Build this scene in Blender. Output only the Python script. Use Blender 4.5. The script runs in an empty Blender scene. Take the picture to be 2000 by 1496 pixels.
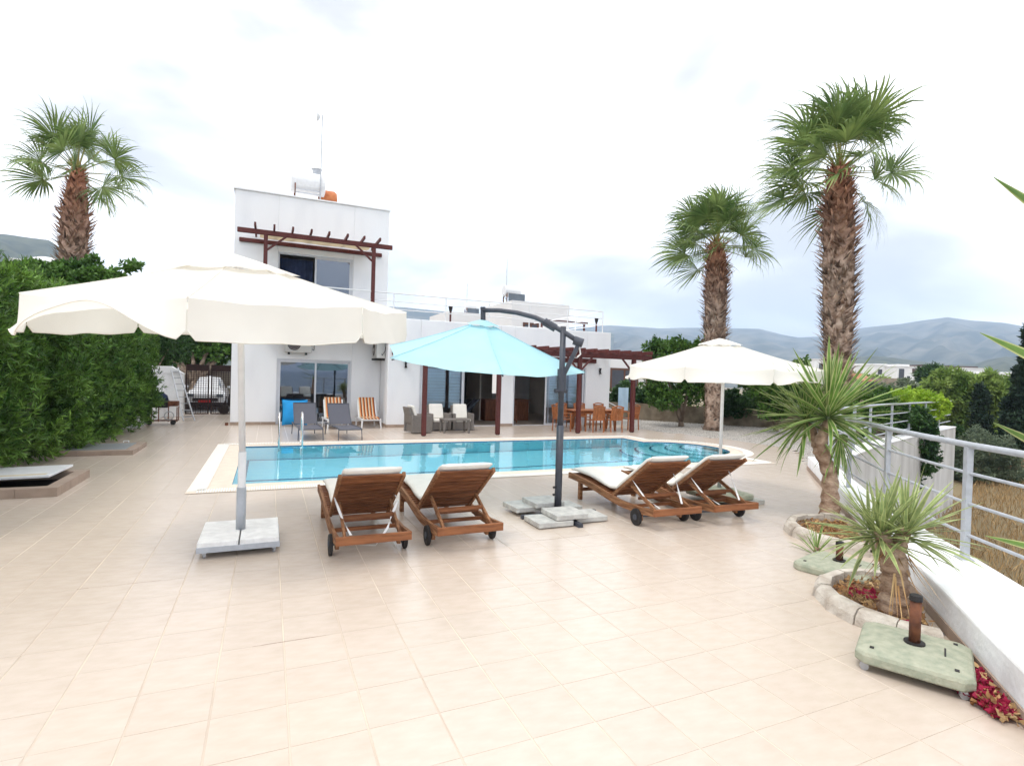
import bpy, math, random
import numpy as np
from mathutils import Vector, Matrix
C = bpy.context.scene.collection
R = math.radians; PI = math.pi
rnd = random.Random(7)
# ------------------------------------------------------------------ camera
FPX = 1071.335; YAW = 0.418567513; PITCH = 0.0121133; ROLL = 0.0294837; CH = 1.9
def cam_axes():
    y, p, r = YAW, PITCH, ROLL
    f = np.array([math.sin(y)*math.cos(p), math.cos(y)*math.cos(p), -math.sin(p)])
    rt = np.array([math.cos(y), -math.sin(y), 0]); up = np.cross(rt, f)
    return math.cos(r)*rt+math.sin(r)*up, -math.sin(r)*rt+math.cos(r)*up, f
RT, UP, FW = cam_axes()
cd = bpy.data.cameras.new('camera'); cam = bpy.data.objects.new('camera', cd); C.objects.link(cam)
cd.sensor_width = 36; cd.lens = FPX*36/2000; cd.clip_end = 20000; cd.clip_start = .05
cam.matrix_world = Matrix(((RT[0], UP[0], -FW[0], 0), (RT[1], UP[1], -FW[1], 0), (RT[2], UP[2], -FW[2], CH), (0, 0, 0, 1)))
bpy.context.scene.camera = cam
def ray(x, y): return RT*((x-1000)/FPX) - UP*((y-748)/FPX) + FW
def G(x, y, z=0.0):                      # photo pixel -> place on the horizontal level z
    d = ray(x, y); t = (z-CH)/d[2]; return Vector((d[0]*t, d[1]*t, z))
def PY(x, y, Y):                         # photo pixel -> place on the wall plane at depth Y
    d = ray(x, y); t = Y/d[1]; return Vector((d[0]*t, Y, CH+d[2]*t))
def RD(x, y, Z):                         # photo pixel -> place at distance Z
    d = ray(x, y)*Z; return Vector((d[0], d[1], CH+d[2]))
def proj(X, Y, Z):
    v = np.array([X, Y, Z-CH]); k = v@FW
    if k < .2: return None
    return 1000+FPX*(v@RT)/k, 748-FPX*(v@UP)/k, k
# ------------------------------------------------------------------ world, sun, exposure
S = bpy.context.scene
S.view_settings.view_transform = 'Standard'; S.view_settings.look = 'None'; S.view_settings.gamma = 1
S.view_settings.exposure = 0.92
SUN_EL, SUN_AZ = 62, 250                 # azimuth clockwise from +Y
W = bpy.data.worlds.new('World'); S.world = W; W.use_nodes = True
nt = W.node_tree; nt.nodes.clear(); N = nt.nodes.new; L = nt.links.new
out = N('ShaderNodeOutputWorld'); bg = N('ShaderNodeBackground'); bg.inputs['Strength'].default_value = 0.12
sky = N('ShaderNodeTexSky'); sky.sky_type = 'NISHITA'; sky.sun_disc = False
sky.sun_elevation = R(SUN_EL); sky.sun_rotation = R(SUN_AZ); sky.dust_density = 3
tc = N('ShaderNodeTexCoord'); mp = N('ShaderNodeMapping'); mp.inputs['Scale'].default_value = (1, 1, 2.6)
mp.inputs['Location'].default_value = (.9, .35, -.15)
n1 = N('ShaderNodeTexNoise'); n1.inputs['Scale'].default_value = 1.7; n1.inputs['Detail'].default_value = 5; n1.inputs['Roughness'].default_value = .5
n1.inputs['Distortion'].default_value = .3
cr = N('ShaderNodeValToRGB'); cr.color_ramp.interpolation = 'EASE'
cr.color_ramp.elements[0].position = .31; cr.color_ramp.elements[0].color = (.415, .415, .435, 1)
cr.color_ramp.elements[1].position = .52; cr.color_ramp.elements[1].color = (1, 1, 1, 1)
ml = N('ShaderNodeVectorMath'); ml.operation = 'SCALE'; ml.inputs[3].default_value = 9.6
mx = N('ShaderNodeMixRGB'); mx.inputs[0].default_value = .97
L(tc.outputs['Generated'], mp.inputs[0]); L(mp.outputs[0], n1.inputs['Vector']); L(n1.outputs['Fac'], cr.inputs[0])
L(cr.outputs[0], ml.inputs[0]); L(sky.outputs[0], mx.inputs[1]); L(ml.outputs[0], mx.inputs[2])
L(mx.outputs[0], bg.inputs[0]); L(bg.outputs[0], out.inputs[0])
sd = bpy.data.lights.new('sun', 'SUN'); sd.energy = .85; sd.angle = R(14); sd.color = (1, .95, .88)
so = bpy.data.objects.new('sun', sd); C.objects.link(so)
so.rotation_euler = (R(90-SUN_EL), 0, R(180-SUN_AZ)); so.location = (0, 0, 30)
# ------------------------------------------------------------------ materials
def mat(name, col, rough=.7, var=.08, nscale=6, stretch=(1, 1, 1), col2=None, bump=0, bscale=40, metal=0,
        spec=.3, island=0, transl=0, detail=4, coord='Object', objrand=0, ramp=(.35, .65), coat=0):
    m = bpy.data.materials.new(name); m.use_nodes = True
    t = m.node_tree; b = t.nodes['Principled BSDF']; o = t.nodes['Material Output']
    b.inputs['Roughness'].default_value = rough; b.inputs['Metallic'].default_value = metal
    b.inputs['Specular IOR Level'].default_value = spec
    if coat: b.inputs['Coat Weight'].default_value = coat
    co = t.nodes.new('ShaderNodeTexCoord'); mpp = t.nodes.new('ShaderNodeMapping'); mpp.inputs['Scale'].default_value = stretch
    t.links.new(co.outputs[coord], mpp.inputs[0])
    no = t.nodes.new('ShaderNodeTexNoise'); no.inputs['Scale'].default_value = nscale; no.inputs['Detail'].default_value = detail
    t.links.new(mpp.outputs[0], no.inputs['Vector'])
    rp = t.nodes.new('ShaderNodeValToRGB'); e = rp.color_ramp.elements
    c2 = col2 or tuple(min(1, c*(1+var)) for c in col); c1 = col if col2 else tuple(c*(1-var) for c in col)
    e[0].position, e[1].position = ramp; e[0].color = (*c1, 1); e[1].color = (*c2, 1)
    t.links.new(no.outputs['Fac'], rp.inputs[0]); src = rp.outputs[0]
    if island or objrand:
        g = t.nodes.new('ShaderNodeNewGeometry') if island else t.nodes.new('ShaderNodeObjectInfo')
        sk = g.outputs['Random Per Island'] if island else g.outputs['Random']
        if island and objrand:
            oi = t.nodes.new('ShaderNodeObjectInfo'); ad = t.nodes.new('ShaderNodeMath'); ad.operation = 'ADD'
            fr = t.nodes.new('ShaderNodeMath'); fr.operation = 'FRACT'
            t.links.new(sk, ad.inputs[0]); t.links.new(oi.outputs['Random'], ad.inputs[1]); t.links.new(ad.outputs[0], fr.inputs[0]); sk = fr.outputs[0]
        mr = t.nodes.new('ShaderNodeMapRange'); k = island or objrand
        mr.inputs['To Min'].default_value = 1-k; mr.inputs['To Max'].default_value = 1+k
        t.links.new(sk, mr.inputs['Value'])
        vm = t.nodes.new('ShaderNodeVectorMath'); vm.operation = 'SCALE'
        t.links.new(src, vm.inputs[0]); t.links.new(mr.outputs[0], vm.inputs[3]); src = vm.outputs[0]
    t.links.new(src, b.inputs['Base Color'])
    if bump:
        nb = t.nodes.new('ShaderNodeTexNoise'); nb.inputs['Scale'].default_value = bscale; nb.inputs['Detail'].default_value = 3
        t.links.new(mpp.outputs[0], nb.inputs['Vector'])
        bp = t.nodes.new('ShaderNodeBump'); bp.inputs['Strength'].default_value = bump; bp.inputs['Distance'].default_value = .02
        t.links.new(nb.outputs['Fac'], bp.inputs['Height']); t.links.new(bp.outputs[0], b.inputs['Normal'])
    if transl:
        tr = t.nodes.new('ShaderNodeBsdfTranslucent'); ms = t.nodes.new('ShaderNodeMixShader'); ms.inputs[0].default_value = transl
        t.links.new(src, tr.inputs['Color']); t.links.new(b.outputs[0], ms.inputs[1]); t.links.new(tr.outputs[0], ms.inputs[2])
        t.links.new(ms.outputs[0], o.inputs['Surface'])
    return m
M = {}
M['plaster'] = mat('white_plaster', (.79, .79, .80), .85, .03, 1.6, stretch=(1, 1, .35), col2=(.845, .845, .85), bump=.2, bscale=25, spec=.1, detail=9, ramp=(.28, .52))
M['cap'] = mat('wall_cap_white', (.83, .83, .83), .7, .05, 5, spec=.15)
M['dirtywhite'] = mat('weathered_white_paint', (.68, .67, .66), .8, .1, 2.5, col2=(.84, .84, .84), bump=.3, bscale=18, spec=.15, ramp=(.25, .5))
M['concrete'] = mat('bare_concrete', (.46, .44, .41), .9, .15, 1.5, stretch=(1, 1, .3), col2=(.62, .60, .57), bump=.3, bscale=12, spec=.1)
M['slab'] = mat('concrete_slab', (.42, .41, .39), .95, .1, 12, col2=(.55, .54, .50), bump=.5, bscale=60, spec=.1)
M['slabwhite'] = mat('white_painted_slab', (.80, .79, .77), .9, .08, 10, bump=.5, bscale=70, spec=.1)
M['kerb'] = mat('kerb_concrete', (.42, .36, .30), .95, .1, 7, col2=(.62, .57, .50), bump=.6, bscale=50, spec=.1)
M['tile'] = mat('beige_floor_tile', (.525, .435, .355), .26, .05, 5, stretch=(1.3, 2.6, 1), col2=(.59, .502, .425), bump=.03, bscale=30, spec=.5, island=.02, objrand=.02, detail=12, ramp=(.25, .75))
M['tilef'] = mat('beige_tile_far', (.50, .40, .315), .5, .05, 3, stretch=(1.2, 9, 1), col2=(.58, .475, .38), spec=.3, island=.05, objrand=.04, detail=6)
M['grout'] = mat('cream_grout', (.70, .58, .44), .9, .1, 8, col2=(.52, .41, .31), spec=.1, nscale=2.2) if False else mat('cream_grout', (.50, .415, .34), .9, .1, .9, col2=(.60, .52, .42), spec=.1, ramp=(.42, .58))
M['skirt'] = mat('beige_skirting', (.36, .27, .21), .6, .08, 5, objrand=.05)
M['coping'] = mat('cream_coping', (.66, .56, .46), .6, .05, 6, spec=.2)
M['grate'] = mat('white_grate', (.82, .80, .75), .5, .03, 8)
M['pooltile'] = mat('pool_mosaic_pale_blue', (.42, .90, 1.0), .4, .06, 9, col2=(.52, .95, 1.0))
M['poolband'] = mat('pool_mosaic_dark_blue', (.02, .12, .24), .3, .2, 30)
M['poolstep'] = mat('pool_mosaic_step', (.50, .88, .94), .4, .05, 20)
M['teak'] = mat('teak_along_y', (.15, .052, .02), .6, .3, 3, stretch=(14, 1.6, 14), col2=(.30, .12, .048), bump=.15, objrand=.22, spec=.3, ramp=(.3, .7))
M['teakx'] = mat('teak_along_x', (.14, .049, .02), .6, .3, 3, stretch=(1.6, 14, 14), col2=(.28, .11, .044), bump=.15, objrand=.22, spec=.3, ramp=(.3, .7))
M['teakworn'] = mat('teak_worn', (.16, .065, .028), .7, .3, 3, stretch=(14, 1.5, 14), col2=(.33, .165, .08), bump=.2, objrand=.15, spec=.25)
M['chairwood'] = mat('orange_teak', (.24, .075, .025), .5, .25, 4, stretch=(10, 10, 1.5), col2=(.42, .155, .055), objrand=.15)
M['pergola'] = mat('red_brown_timber', (.075, .016, .014), .55, .2, 5, stretch=(6, 6, 6), col2=(.12, .03, .024), objrand=.15)
M['cushion'] = mat('cream_canvas', (.80, .76, .69), .95, .04, 5, bump=.15, bscale=120, spec=.05)
M['strap'] = mat('white_tie', (.72, .70, .68), .9, .05, 9)
M['canopy'] = mat('cream_parasol_cloth', (.90, .875, .815), .95, .02, 3, transl=.42, spec=.03, bump=.5, bscale=3.5)
M['aqua'] = mat('turquoise_parasol_cloth', (.50, .78, .84), .9, .03, 3, transl=.38, spec=.05, bump=.5, bscale=3)
M['white_metal'] = mat('white_painted_metal', (.76, .76, .76), .4, .04, 10, spec=.4)
M['railpaint'] = mat('grey_white_rail_paint', (.40, .42, .45), .45, .08, 14, bump=.12, bscale=35, spec=.4)
M['darkmetal'] = mat('charcoal_metal', (.045, .05, .065), .45, .15, 12, spec=.5)
M['black'] = mat('black_rubber', (.022, .02, .02), .6, .2, 20)
M['steel'] = mat('polished_steel', (.7, .7, .7), .18, .05, 10, metal=1)
M['alu'] = mat('grey_aluminium', (.45, .46, .48), .4, .08, 10, metal=.6)
M['upvc'] = mat('grey_white_window_frame', (.62, .63, .66), .4, .03, 6, spec=.4)
M['rust'] = mat('rusty_brown_steel', (.07, .028, .018), .7, .3, 9, col2=(.20, .075, .035), bump=.3, bscale=40)
M['greenbase'] = mat('faded_green_plastic', (.29, .315, .235), .85, .12, 14, col2=(.40, .40, .305), bump=.3, bscale=50, detail=12, spec=.2)
M['gate'] = mat('dark_brown_gate', (.028, .012, .010), .5, .2, 8)
M['wicker'] = mat('grey_wicker', (.155, .135, .12), .8, .2, 40, stretch=(1, 1, 3), col2=(.29, .26, .235), bump=1.0, bscale=90)
M['sling'] = mat('grey_sling_mesh', (.105, .105, .125), .8, .1, 60, bump=.3, bscale=200)
M['bluecloth'] = mat('bright_blue_cloth', (.03, .30, .66), .85, .08, 3, spec=.15)
M['orange'] = mat('rust_orange_tank', (.42, .11, .03), .5, .2, 4, col2=(.55, .20, .07))
M['acgrey'] = mat('ac_casing', (.58, .57, .54), .5, .06, 4)
M['acdark'] = mat('ac_fan_dark', (.05, .03, .035), .5, .2, 10)
M['grass'] = mat('dry_grass', (.22, .14, .06), .95, .3, 3, col2=(.44, .30, .15), island=.3)
M['soil'] = mat('brown_soil', (.13, .065, .035), .95, .3, 9, col2=(.30, .18, .10), bump=1, bscale=30)
M['dryleaf'] = mat('dry_leaf_litter', (.30, .14, .05), .85, .3, 5, col2=(.52, .36, .18), island=.35)
M['petal'] = mat('magenta_bract', (.30, .012, .04), .7, .3, 5, col2=(.46, .035, .10), island=.3, transl=.25)
M['gravel'] = mat('grey_gravel', (.30, .275, .25), .95, .3, 30, col2=(.52, .49, .45), bump=.6, bscale=25, island=.25)
M['retwall'] = mat('tan_block_wall', (.14, .11, .075), .9, .2, 2.5, col2=(.24, .195, .14), bump=.4, bscale=14)
M['oleander'] = mat('oleander_leaf', (.035, .095, .016), .45, .3, 1.6, col2=(.17, .30, .05), island=.5, transl=.25, spec=.35)
M['darkleaf'] = mat('dark_green_leaf', (.022, .062, .018), .45, .3, 1.2, col2=(.065, .14, .035), island=.4, transl=.2, spec=.35)
M['midleaf'] = mat('citrus_leaf', (.045, .115, .020), .45, .3, 1.4, col2=(.13, .24, .045), island=.4, transl=.25, spec=.35)
M['limeleaf'] = mat('lime_green_leaf', (.22, .38, .03), .5, .3, 1.2, col2=(.46, .62, .07), island=.3, transl=.35)
M['pepperleaf'] = mat('pepper_tree_leaf', (.12, .21, .04), .6, .3, .25, col2=(.34, .43, .11), island=.35, transl=.3)
M['oliveleaf'] = mat('olive_leaf', (.11, .15, .09), .6, .3, .6, col2=(.20, .24, .15), island=.3, transl=.2)
M['cypress'] = mat('cypress_leaf', (.010, .026, .014), .7, .3, .6, col2=(.024, .05, .024), island=.3)
M['palmleaf'] = mat('fan_palm_leaf', (.10, .17, .05), .4, .25, 1.5, col2=(.26, .34, .11), island=.25, objrand=.25, transl=.3, spec=.4)
M['petiole'] = mat('palm_petiole', (.16, .20, .05), .5, .2, 3, col2=(.32, .28, .09))
M['yuccagreen'] = mat('yucca_leaf_green', (.09, .19, .04), .4, .2, 5, col2=(.19, .31, .07), objrand=.3, transl=.25, spec=.4)
M['yuccaedge'] = mat('yucca_leaf_cream_edge', (.46, .50, .22), .45, .15, 5, objrand=.2, transl=.25)
M['yuccapale'] = mat('yucca_leaf_dusty', (.21, .28, .11), .45, .2, 5, col2=(.34, .40, .17), objrand=.3, transl=.25)
M['bark'] = mat('grey_brown_bark', (.12, .085, .06), .9, .25, 6, stretch=(1, 1, .4), col2=(.26, .20, .15), bump=.8, bscale=30)
M['yuccabark'] = mat('yucca_bark', (.22, .13, .08), .9, .25, 7, stretch=(1, 1, 1.5), col2=(.50, .36, .26), bump=1, bscale=28)
M['roomwall'] = mat('beige_room_wall', (.52, .46, .40), .9, .04, 2)
M['roomfloor'] = mat('room_floor', (.40, .33, .27), .5, .06, 4)
M['kitchen'] = mat('brown_kitchen_cabinet', (.15, .05, .022), .5, .2, 4, stretch=(6, 6, 1), col2=(.24, .085, .035))
M['blind'] = mat('pale_window_blind', (.80, .90, .91), .9, .05, 2, transl=.3)
M['asphalt'] = mat('street_asphalt', (.12, .12, .12), .9, .1, 5)
M['ground'] = mat('earth_ground', (.16, .115, .07), .95, .3, .3, col2=(.27, .20, .12), bump=.5, bscale=4)
M['ground2'] = mat('dry_field_ground', (.17, .13, .07), .95, .3, .02, col2=(.30, .24, .14))
M['carwhite'] = mat('white_car_paint', (.72, .72, .73), .25, .02, 3, spec=.5, coat=.5)
M['carglass'] = mat('dark_car_glass', (.10, .12, .14), .1, .1, 3, spec=.6)
M['red'] = mat('red_plate', (.45, .02, .02), .5, .05, 4)
M['rooftile'] = mat('terracotta_tile', (.36, .15, .08), .8, .2, 3, col2=(.50, .26, .15), island=.2)
M['stone'] = mat('stone_wall', (.20, .16, .12), .9, .3, 1.5, col2=(.36, .30, .24), bump=.5)
M['farwall'] = mat('far_white_wall', (.74, .73, .72), .85, .04, .4)
M['farwindow'] = mat('far_dark_window', (.07, .075, .09), .3, .1, 2)
M['farbrown'] = mat('far_brown_panel', (.09, .055, .05), .6, .1, 2)
M['winbrown'] = mat('brown_window_frame', (.12, .055, .035), .5, .1, 4)
M['sea'] = mat('sea_water', (.03, .09, .14), .25, .2, .01, spec=.5, bump=.3, bscale=.4)
M['hill'] = mat('hill_scrub', (.02, .035, .028), .95, .3, .006, col2=(.17, .16, .13), detail=12, ramp=(.40, .72))
M['hilldark'] = mat('hill_pine_scrub', (.016, .028, .018), .95, .3, .03, col2=(.08, .09, .055), detail=12)
M['stripe_w'] = mat('striped_cloth_cream', (.70, .60, .42), .9, .04, 5)
M['stripe_o'] = mat('striped_cloth_orange', (.62, .20, .05), .9, .04, 5)
M['stripe_b'] = mat('striped_cloth_brown', (.16, .05, .03), .9, .04, 5)
M['navy'] = mat('dark_navy_cloth', (.02, .03, .07), .8, .2, 5)
M['towel'] = mat('pale_blue_towel', (.50, .66, .80), .95, .05, 4)
M['shade'] = mat('tan_shade_cloth', (.62, .50, .33), .9, .05, 4, transl=.4)
M['cable'] = mat('black_cable', (.02, .02, .02), .6, .1, 5)
def trunk_material():
    m = mat('palm_boot_bark', (.17, .105, .07), .9, .3, 5, col2=(.48, .36, .28), island=.6)
    t = m.node_tree; b = t.nodes['Principled BSDF']; lk = b.inputs['Base Color'].links[0]; src = lk.from_socket
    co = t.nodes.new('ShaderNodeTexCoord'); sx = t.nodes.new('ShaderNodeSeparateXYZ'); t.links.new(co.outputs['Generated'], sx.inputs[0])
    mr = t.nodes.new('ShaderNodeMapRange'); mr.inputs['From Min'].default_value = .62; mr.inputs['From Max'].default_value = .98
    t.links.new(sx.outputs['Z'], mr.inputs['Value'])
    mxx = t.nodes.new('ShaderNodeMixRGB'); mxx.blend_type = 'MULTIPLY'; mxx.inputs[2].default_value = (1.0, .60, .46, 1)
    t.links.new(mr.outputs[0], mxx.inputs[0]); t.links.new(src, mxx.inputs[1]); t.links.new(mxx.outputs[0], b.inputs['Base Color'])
    return m
M['boot'] = trunk_material()
def glass_mat(name, tint, refl):
    m = bpy.data.materials.new(name); m.use_nodes = True; t = m.node_tree; t.nodes.clear(); n = t.nodes.new
    o = n('ShaderNodeOutputMaterial'); tr = n('ShaderNodeBsdfTransparent'); tr.inputs[0].default_value = (*tint, 1)
    gl = n('ShaderNodeBsdfGlossy'); gl.inputs['Roughness'].default_value = .01; gl.inputs['Color'].default_value = (.85, .9, 1, 1)
    fr = n('ShaderNodeFresnel'); fr.inputs['IOR'].default_value = 1.5
    ad = n('ShaderNodeMath'); ad.operation = 'ADD'; ad.use_clamp = True; ad.inputs[1].default_value = refl
    ms = n('ShaderNodeMixShader'); t.links.new(fr.outputs[0], ad.inputs[0]); t.links.new(ad.outputs[0], ms.inputs[0])
    t.links.new(tr.outputs[0], ms.inputs[1]); t.links.new(gl.outputs[0], ms.inputs[2]); t.links.new(ms.outputs[0], o.inputs[0])
    return m
M['glass'] = glass_mat('window_glass', (.55, .58, .60), .12)
M['clearglass'] = glass_mat('clear_glass', (.95, .97, .98), .0)
def water_mat():
    m = glass_mat('pool_water', (.80, .965, .985), .03); t = m.node_tree
    fr = [x for x in t.nodes if x.type == 'FRESNEL'][0]; fr.inputs['IOR'].default_value = 1.33
    gl = [x for x in t.nodes if x.type == 'BSDF_GLOSSY'][0]; gl.inputs['Color'].default_value = (1, 1, 1, 1)
    co = t.nodes.new('ShaderNodeTexCoord'); mpp = t.nodes.new('ShaderNodeMapping'); mpp.inputs['Scale'].default_value = (1, .55, 1)
    no = t.nodes.new('ShaderNodeTexNoise'); no.inputs['Scale'].default_value = 3.2; no.inputs['Detail'].default_value = 3
    bp = t.nodes.new('ShaderNodeBump'); bp.inputs['Strength'].default_value = .10; bp.inputs['Distance'].default_value = .05
    t.links.new(co.outputs['Object'], mpp.inputs[0]); t.links.new(mpp.outputs[0], no.inputs['Vector'])
    t.links.new(no.outputs['Fac'], bp.inputs['Height'])
    t.links.new(bp.outputs[0], gl.inputs['Normal']); t.links.new(bp.outputs[0], fr.inputs['Normal'])
    return m
M['water'] = water_mat(); t_ = M['water'].node_tree
tr_ = [x for x in t_.nodes if x.type == 'BSDF_TRANSPARENT'][0]; rf_ = t_.nodes.new('ShaderNodeBsdfRefraction'); rf_.inputs['IOR'].default_value = 1.33; rf_.inputs['Roughness'].default_value = 0
rf_.inputs['Color'].default_value = (.80, .96, 1.0, 1); ms_ = [x for x in t_.nodes if x.type == 'MIX_SHADER'][0]; t_.links.new(rf_.outputs[0], ms_.inputs[1])
# ------------------------------------------------------------------ mesh helpers
class MB:
    def __init__(s): s.v = []; s.f = []; s.mi = []; s.cur = 0
    def add(s, vs, fs):
        b = len(s.v); s.v += [tuple(v) for v in vs]; s.f += [tuple(i+b for i in f) for f in fs]; s.mi += [s.cur]*len(fs); return s
    def box(s, x0, x1, y0, y1, z0, z1, m=None):
        vs = [(x, y, z) for z in (z0, z1) for y in (y0, y1) for x in (x0, x1)]
        if m: vs = [m@Vector(v) for v in vs]
        return s.add(vs, [(0, 2, 3, 1), (4, 5, 7, 6), (0, 1, 5, 4), (2, 6, 7, 3), (0, 4, 6, 2), (1, 3, 7, 5)])
    def bar(s, a, b, w, h, up=(0, 0, 1)):            # rectangular bar from a to b
        a = Vector(a); b = Vector(b); d = (b-a).normalized(); u = Vector(up)
        if abs(d.dot(u)) > .98: u = Vector((0, 1, 0))
        sx = d.cross(u).normalized()*w/2; uz = sx.cross(d).normalized()*h/2
        vs = [p+i*sx+j*uz for p in (a, b) for i, j in ((-1, -1), (1, -1), (1, 1), (-1, 1))]
        return s.add(vs, [(0, 1, 2, 3)[::-1], (4, 5, 6, 7), (0, 1, 5, 4), (1, 2, 6, 5), (2, 3, 7, 6), (3, 0, 4, 7)])
    def tube(s, pts, r, n=8, caps=True):
        pts = [Vector(p) for p in pts]; rs = r if isinstance(r, (list, tuple)) else [r]*len(pts); vs = []; fs = []
        d0 = None; ref = None
        for i, p in enumerate(pts):
            d = (pts[min(i+1, len(pts)-1)]-pts[max(i-1, 0)]).normalized()
            if ref is None:
                ref = Vector((1, 0, 0)) if abs(d.x) < .8 else Vector((0, 1, 0))
            a = (ref-d*ref.dot(d)).normalized(); ref = a; b = d.cross(a)
            for k in range(n):
                t = 2*PI*k/n; vs.append(p+(a*math.cos(t)+b*math.sin(t))*rs[i])
        for i in range(len(pts)-1):
            for k in range(n): fs.append((i*n+k, i*n+(k+1) % n, (i+1)*n+(k+1) % n, (i+1)*n+k))
        if caps: fs.append(tuple(range(n))[::-1]); fs.append(tuple((len(pts)-1)*n+k for k in range(n)))
        return s.add(vs, fs)
    def disc(s, c, axis, r, t, n=20):
        a = Vector(axis).normalized(); c = Vector(c); return s.tube([c-a*t/2, c+a*t/2], r, n)
    def prism(s, poly, z0, z1):
        n = len(poly); vs = [(x, y, z0) for x, y in poly]+[(x, y, z1) for x, y in poly]
        fs = [tuple(range(n))[::-1], tuple(range(n, 2*n))]+[(i, (i+1) % n, n+(i+1) % n, n+i) for i in range(n)]
        return s.add(vs, fs)
    def grid(s, rows):                                # rows of points -> quads
        n = len(rows[0]); vs = [p for r in rows for p in r]
        return s.add(vs, [(i*n+j, i*n+j+1, (i+1)*n+j+1, (i+1)*n+j) for i in range(len(rows)-1) for j in range(n-1)])
    def mesh(s, name, mt, smooth=False, bevel=0):
        me = bpy.data.meshes.new(name); me.from_pydata(s.v, [], s.f)
        for m in (mt if isinstance(mt, list) else [mt]): me.materials.append(m)
        if isinstance(mt, list): me.polygons.foreach_set('material_index', s.mi)
        if smooth: me.polygons.foreach_set('use_smooth', [True]*len(me.polygons))
        me.update(); return me
    def build(s, name, mt, parent=None, smooth=False, bevel=0, label=None, kind=None):
        o = bpy.data.objects.new(name, s.mesh(name, mt, smooth)); C.objects.link(o)
        if parent: o.parent = parent
        if bevel:
            b = o.modifiers.new('bevel', 'BEVEL'); b.width = bevel; b.segments = 2; b.limit_method = 'ANGLE'
        if label: o['label'] = label
        if kind: o['kind'] = kind
        return o
def tag(o, label, cat, group=None):
    o['label'] = label; o['category'] = cat
    if group: o['group'] = group
    return o
def thing(name, label, cat, loc=(0, 0, 0), rz=0, group=None):
    o = bpy.data.objects.new(name, None); C.objects.link(o); o.location = loc; o.rotation_euler = (0, 0, rz)
    o.empty_display_size = .1
    return tag(o, label, cat, group)
def struct(o): o['kind'] = 'structure'; return o
def copy_tree(o, loc, rz, label, parent=None):
    c = o.copy(); C.objects.link(c)
    if parent: c.parent = parent
    else: c.location = loc; c.rotation_euler = (0, 0, rz); c['label'] = label
    for ch in list(o.children): copy_tree(ch, None, None, None, c)
    return c
def obj(name, me, parent=None, loc=(0, 0, 0), rot=(0, 0, 0), sc=1):
    o = bpy.data.objects.new(name, me); C.objects.link(o); o.location = loc; o.rotation_euler = rot
    o.scale = (sc, sc, sc) if not isinstance(sc, tuple) else sc
    if parent: o.parent = parent
    return o
def np_mesh(name, V, F, mt, smooth=False):           # V (n,3), F (m,k) arrays
    me = bpy.data.meshes.new(name); k = F.shape[1]
    me.vertices.add(len(V)); me.vertices.foreach_set('co', V.astype(np.float32).ravel())
    me.loops.add(F.size); me.loops.foreach_set('vertex_index', F.astype(np.int32).ravel())
    me.polygons.add(len(F)); me.polygons.foreach_set('loop_start', np.arange(0, F.size, k, dtype=np.int32))
    me.materials.append(mt); me.update(calc_edges=True); me.validate(); return me
def leaves(P, D, Ln, Wd, rng, fold=.0):              # diamond leaves at P pointing along D
    n = len(P); D = D/np.linalg.norm(D, axis=1, keepdims=True)
    rr = rng.normal(size=(n, 3)); S_ = np.cross(D, rr); S_ /= np.linalg.norm(S_, axis=1, keepdims=True)+1e-9
    Ln = Ln*rng.uniform(.7, 1.3, (n, 1)); Wd = Wd*rng.uniform(.7, 1.3, (n, 1)); up = np.cross(S_, D)
    V = np.stack([P, P+D*Ln*.45+S_*Wd+up*Ln*.06, P+D*Ln-up*Ln*.05, P+D*Ln*.45-S_*Wd+up*Ln*.06], 1).reshape(-1, 3)
    F = np.arange(4*n).reshape(n, 4); return V, F
def blob_points(blobs, n, rng, inner=.55):
    vol = np.array([b[3]*b[4]*b[5] for b in blobs])**.67; vol /= vol.sum(); Ps = []; Ds = []
    for b, w in zip(blobs, vol):
        k = int(n*w)+1; d = rng.normal(size=(k, 3)); d /= np.linalg.norm(d, axis=1, keepdims=True)
        lump = 1+.13*np.sin(d[:, :1]*7+b[0]*3)*np.cos(d[:, 1:2]*6+b[1])+.10*np.sin(d[:, 2:]*9+b[2]*2)
        r = (rng.uniform(inner**3, 1, (k, 1)))**(1/3)*lump
        Ps.append(np.array(b[:3])+d*r*np.array(b[3:6])); Ds.append(d)
    return np.concatenate(Ps), np.concatenate(Ds)
def foliage(name, blobs, n, ln, wd, mt, parent, seed, upb=.3, jit=.7, inner=.55, down=0, tuft=7, sprig=9):
    rg_ = random.Random(seed+5); ex = []
    for b in blobs:
        s = min(b[3:6])
        if s < .28: continue
        for _ in range(sprig):
            a, e = rg_.uniform(0, 6.28), rg_.uniform(-.3, 1.45); q = rg_.uniform(.16, .30)*s; k = rg_.uniform(.98, 1.14)
            ex.append((b[0]+b[3]*k*math.cos(a)*math.cos(e), b[1]+b[4]*k*math.sin(a)*math.cos(e), b[2]+b[5]*k*math.sin(e), q, q, q*1.2))
    blobs = list(blobs)+ex
    rng = np.random.default_rng(seed); P, D = blob_points(blobs, max(8, n//tuft), rng, inner)
    D = D+rng.normal(size=D.shape)*jit*.6+np.array([0, 0, upb-down]); D /= np.linalg.norm(D, axis=1, keepdims=True)
    P = np.repeat(P, tuft, 0); D = np.repeat(D, tuft, 0); P = P+D*rng.uniform(-.9, .5, (len(P), 1))*ln
    D = D+rng.normal(size=D.shape)*jit*.9; V, F = leaves(P, D, ln, wd, rng)
    return obj(name, np_mesh(name, V, F, mt), parent)
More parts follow.
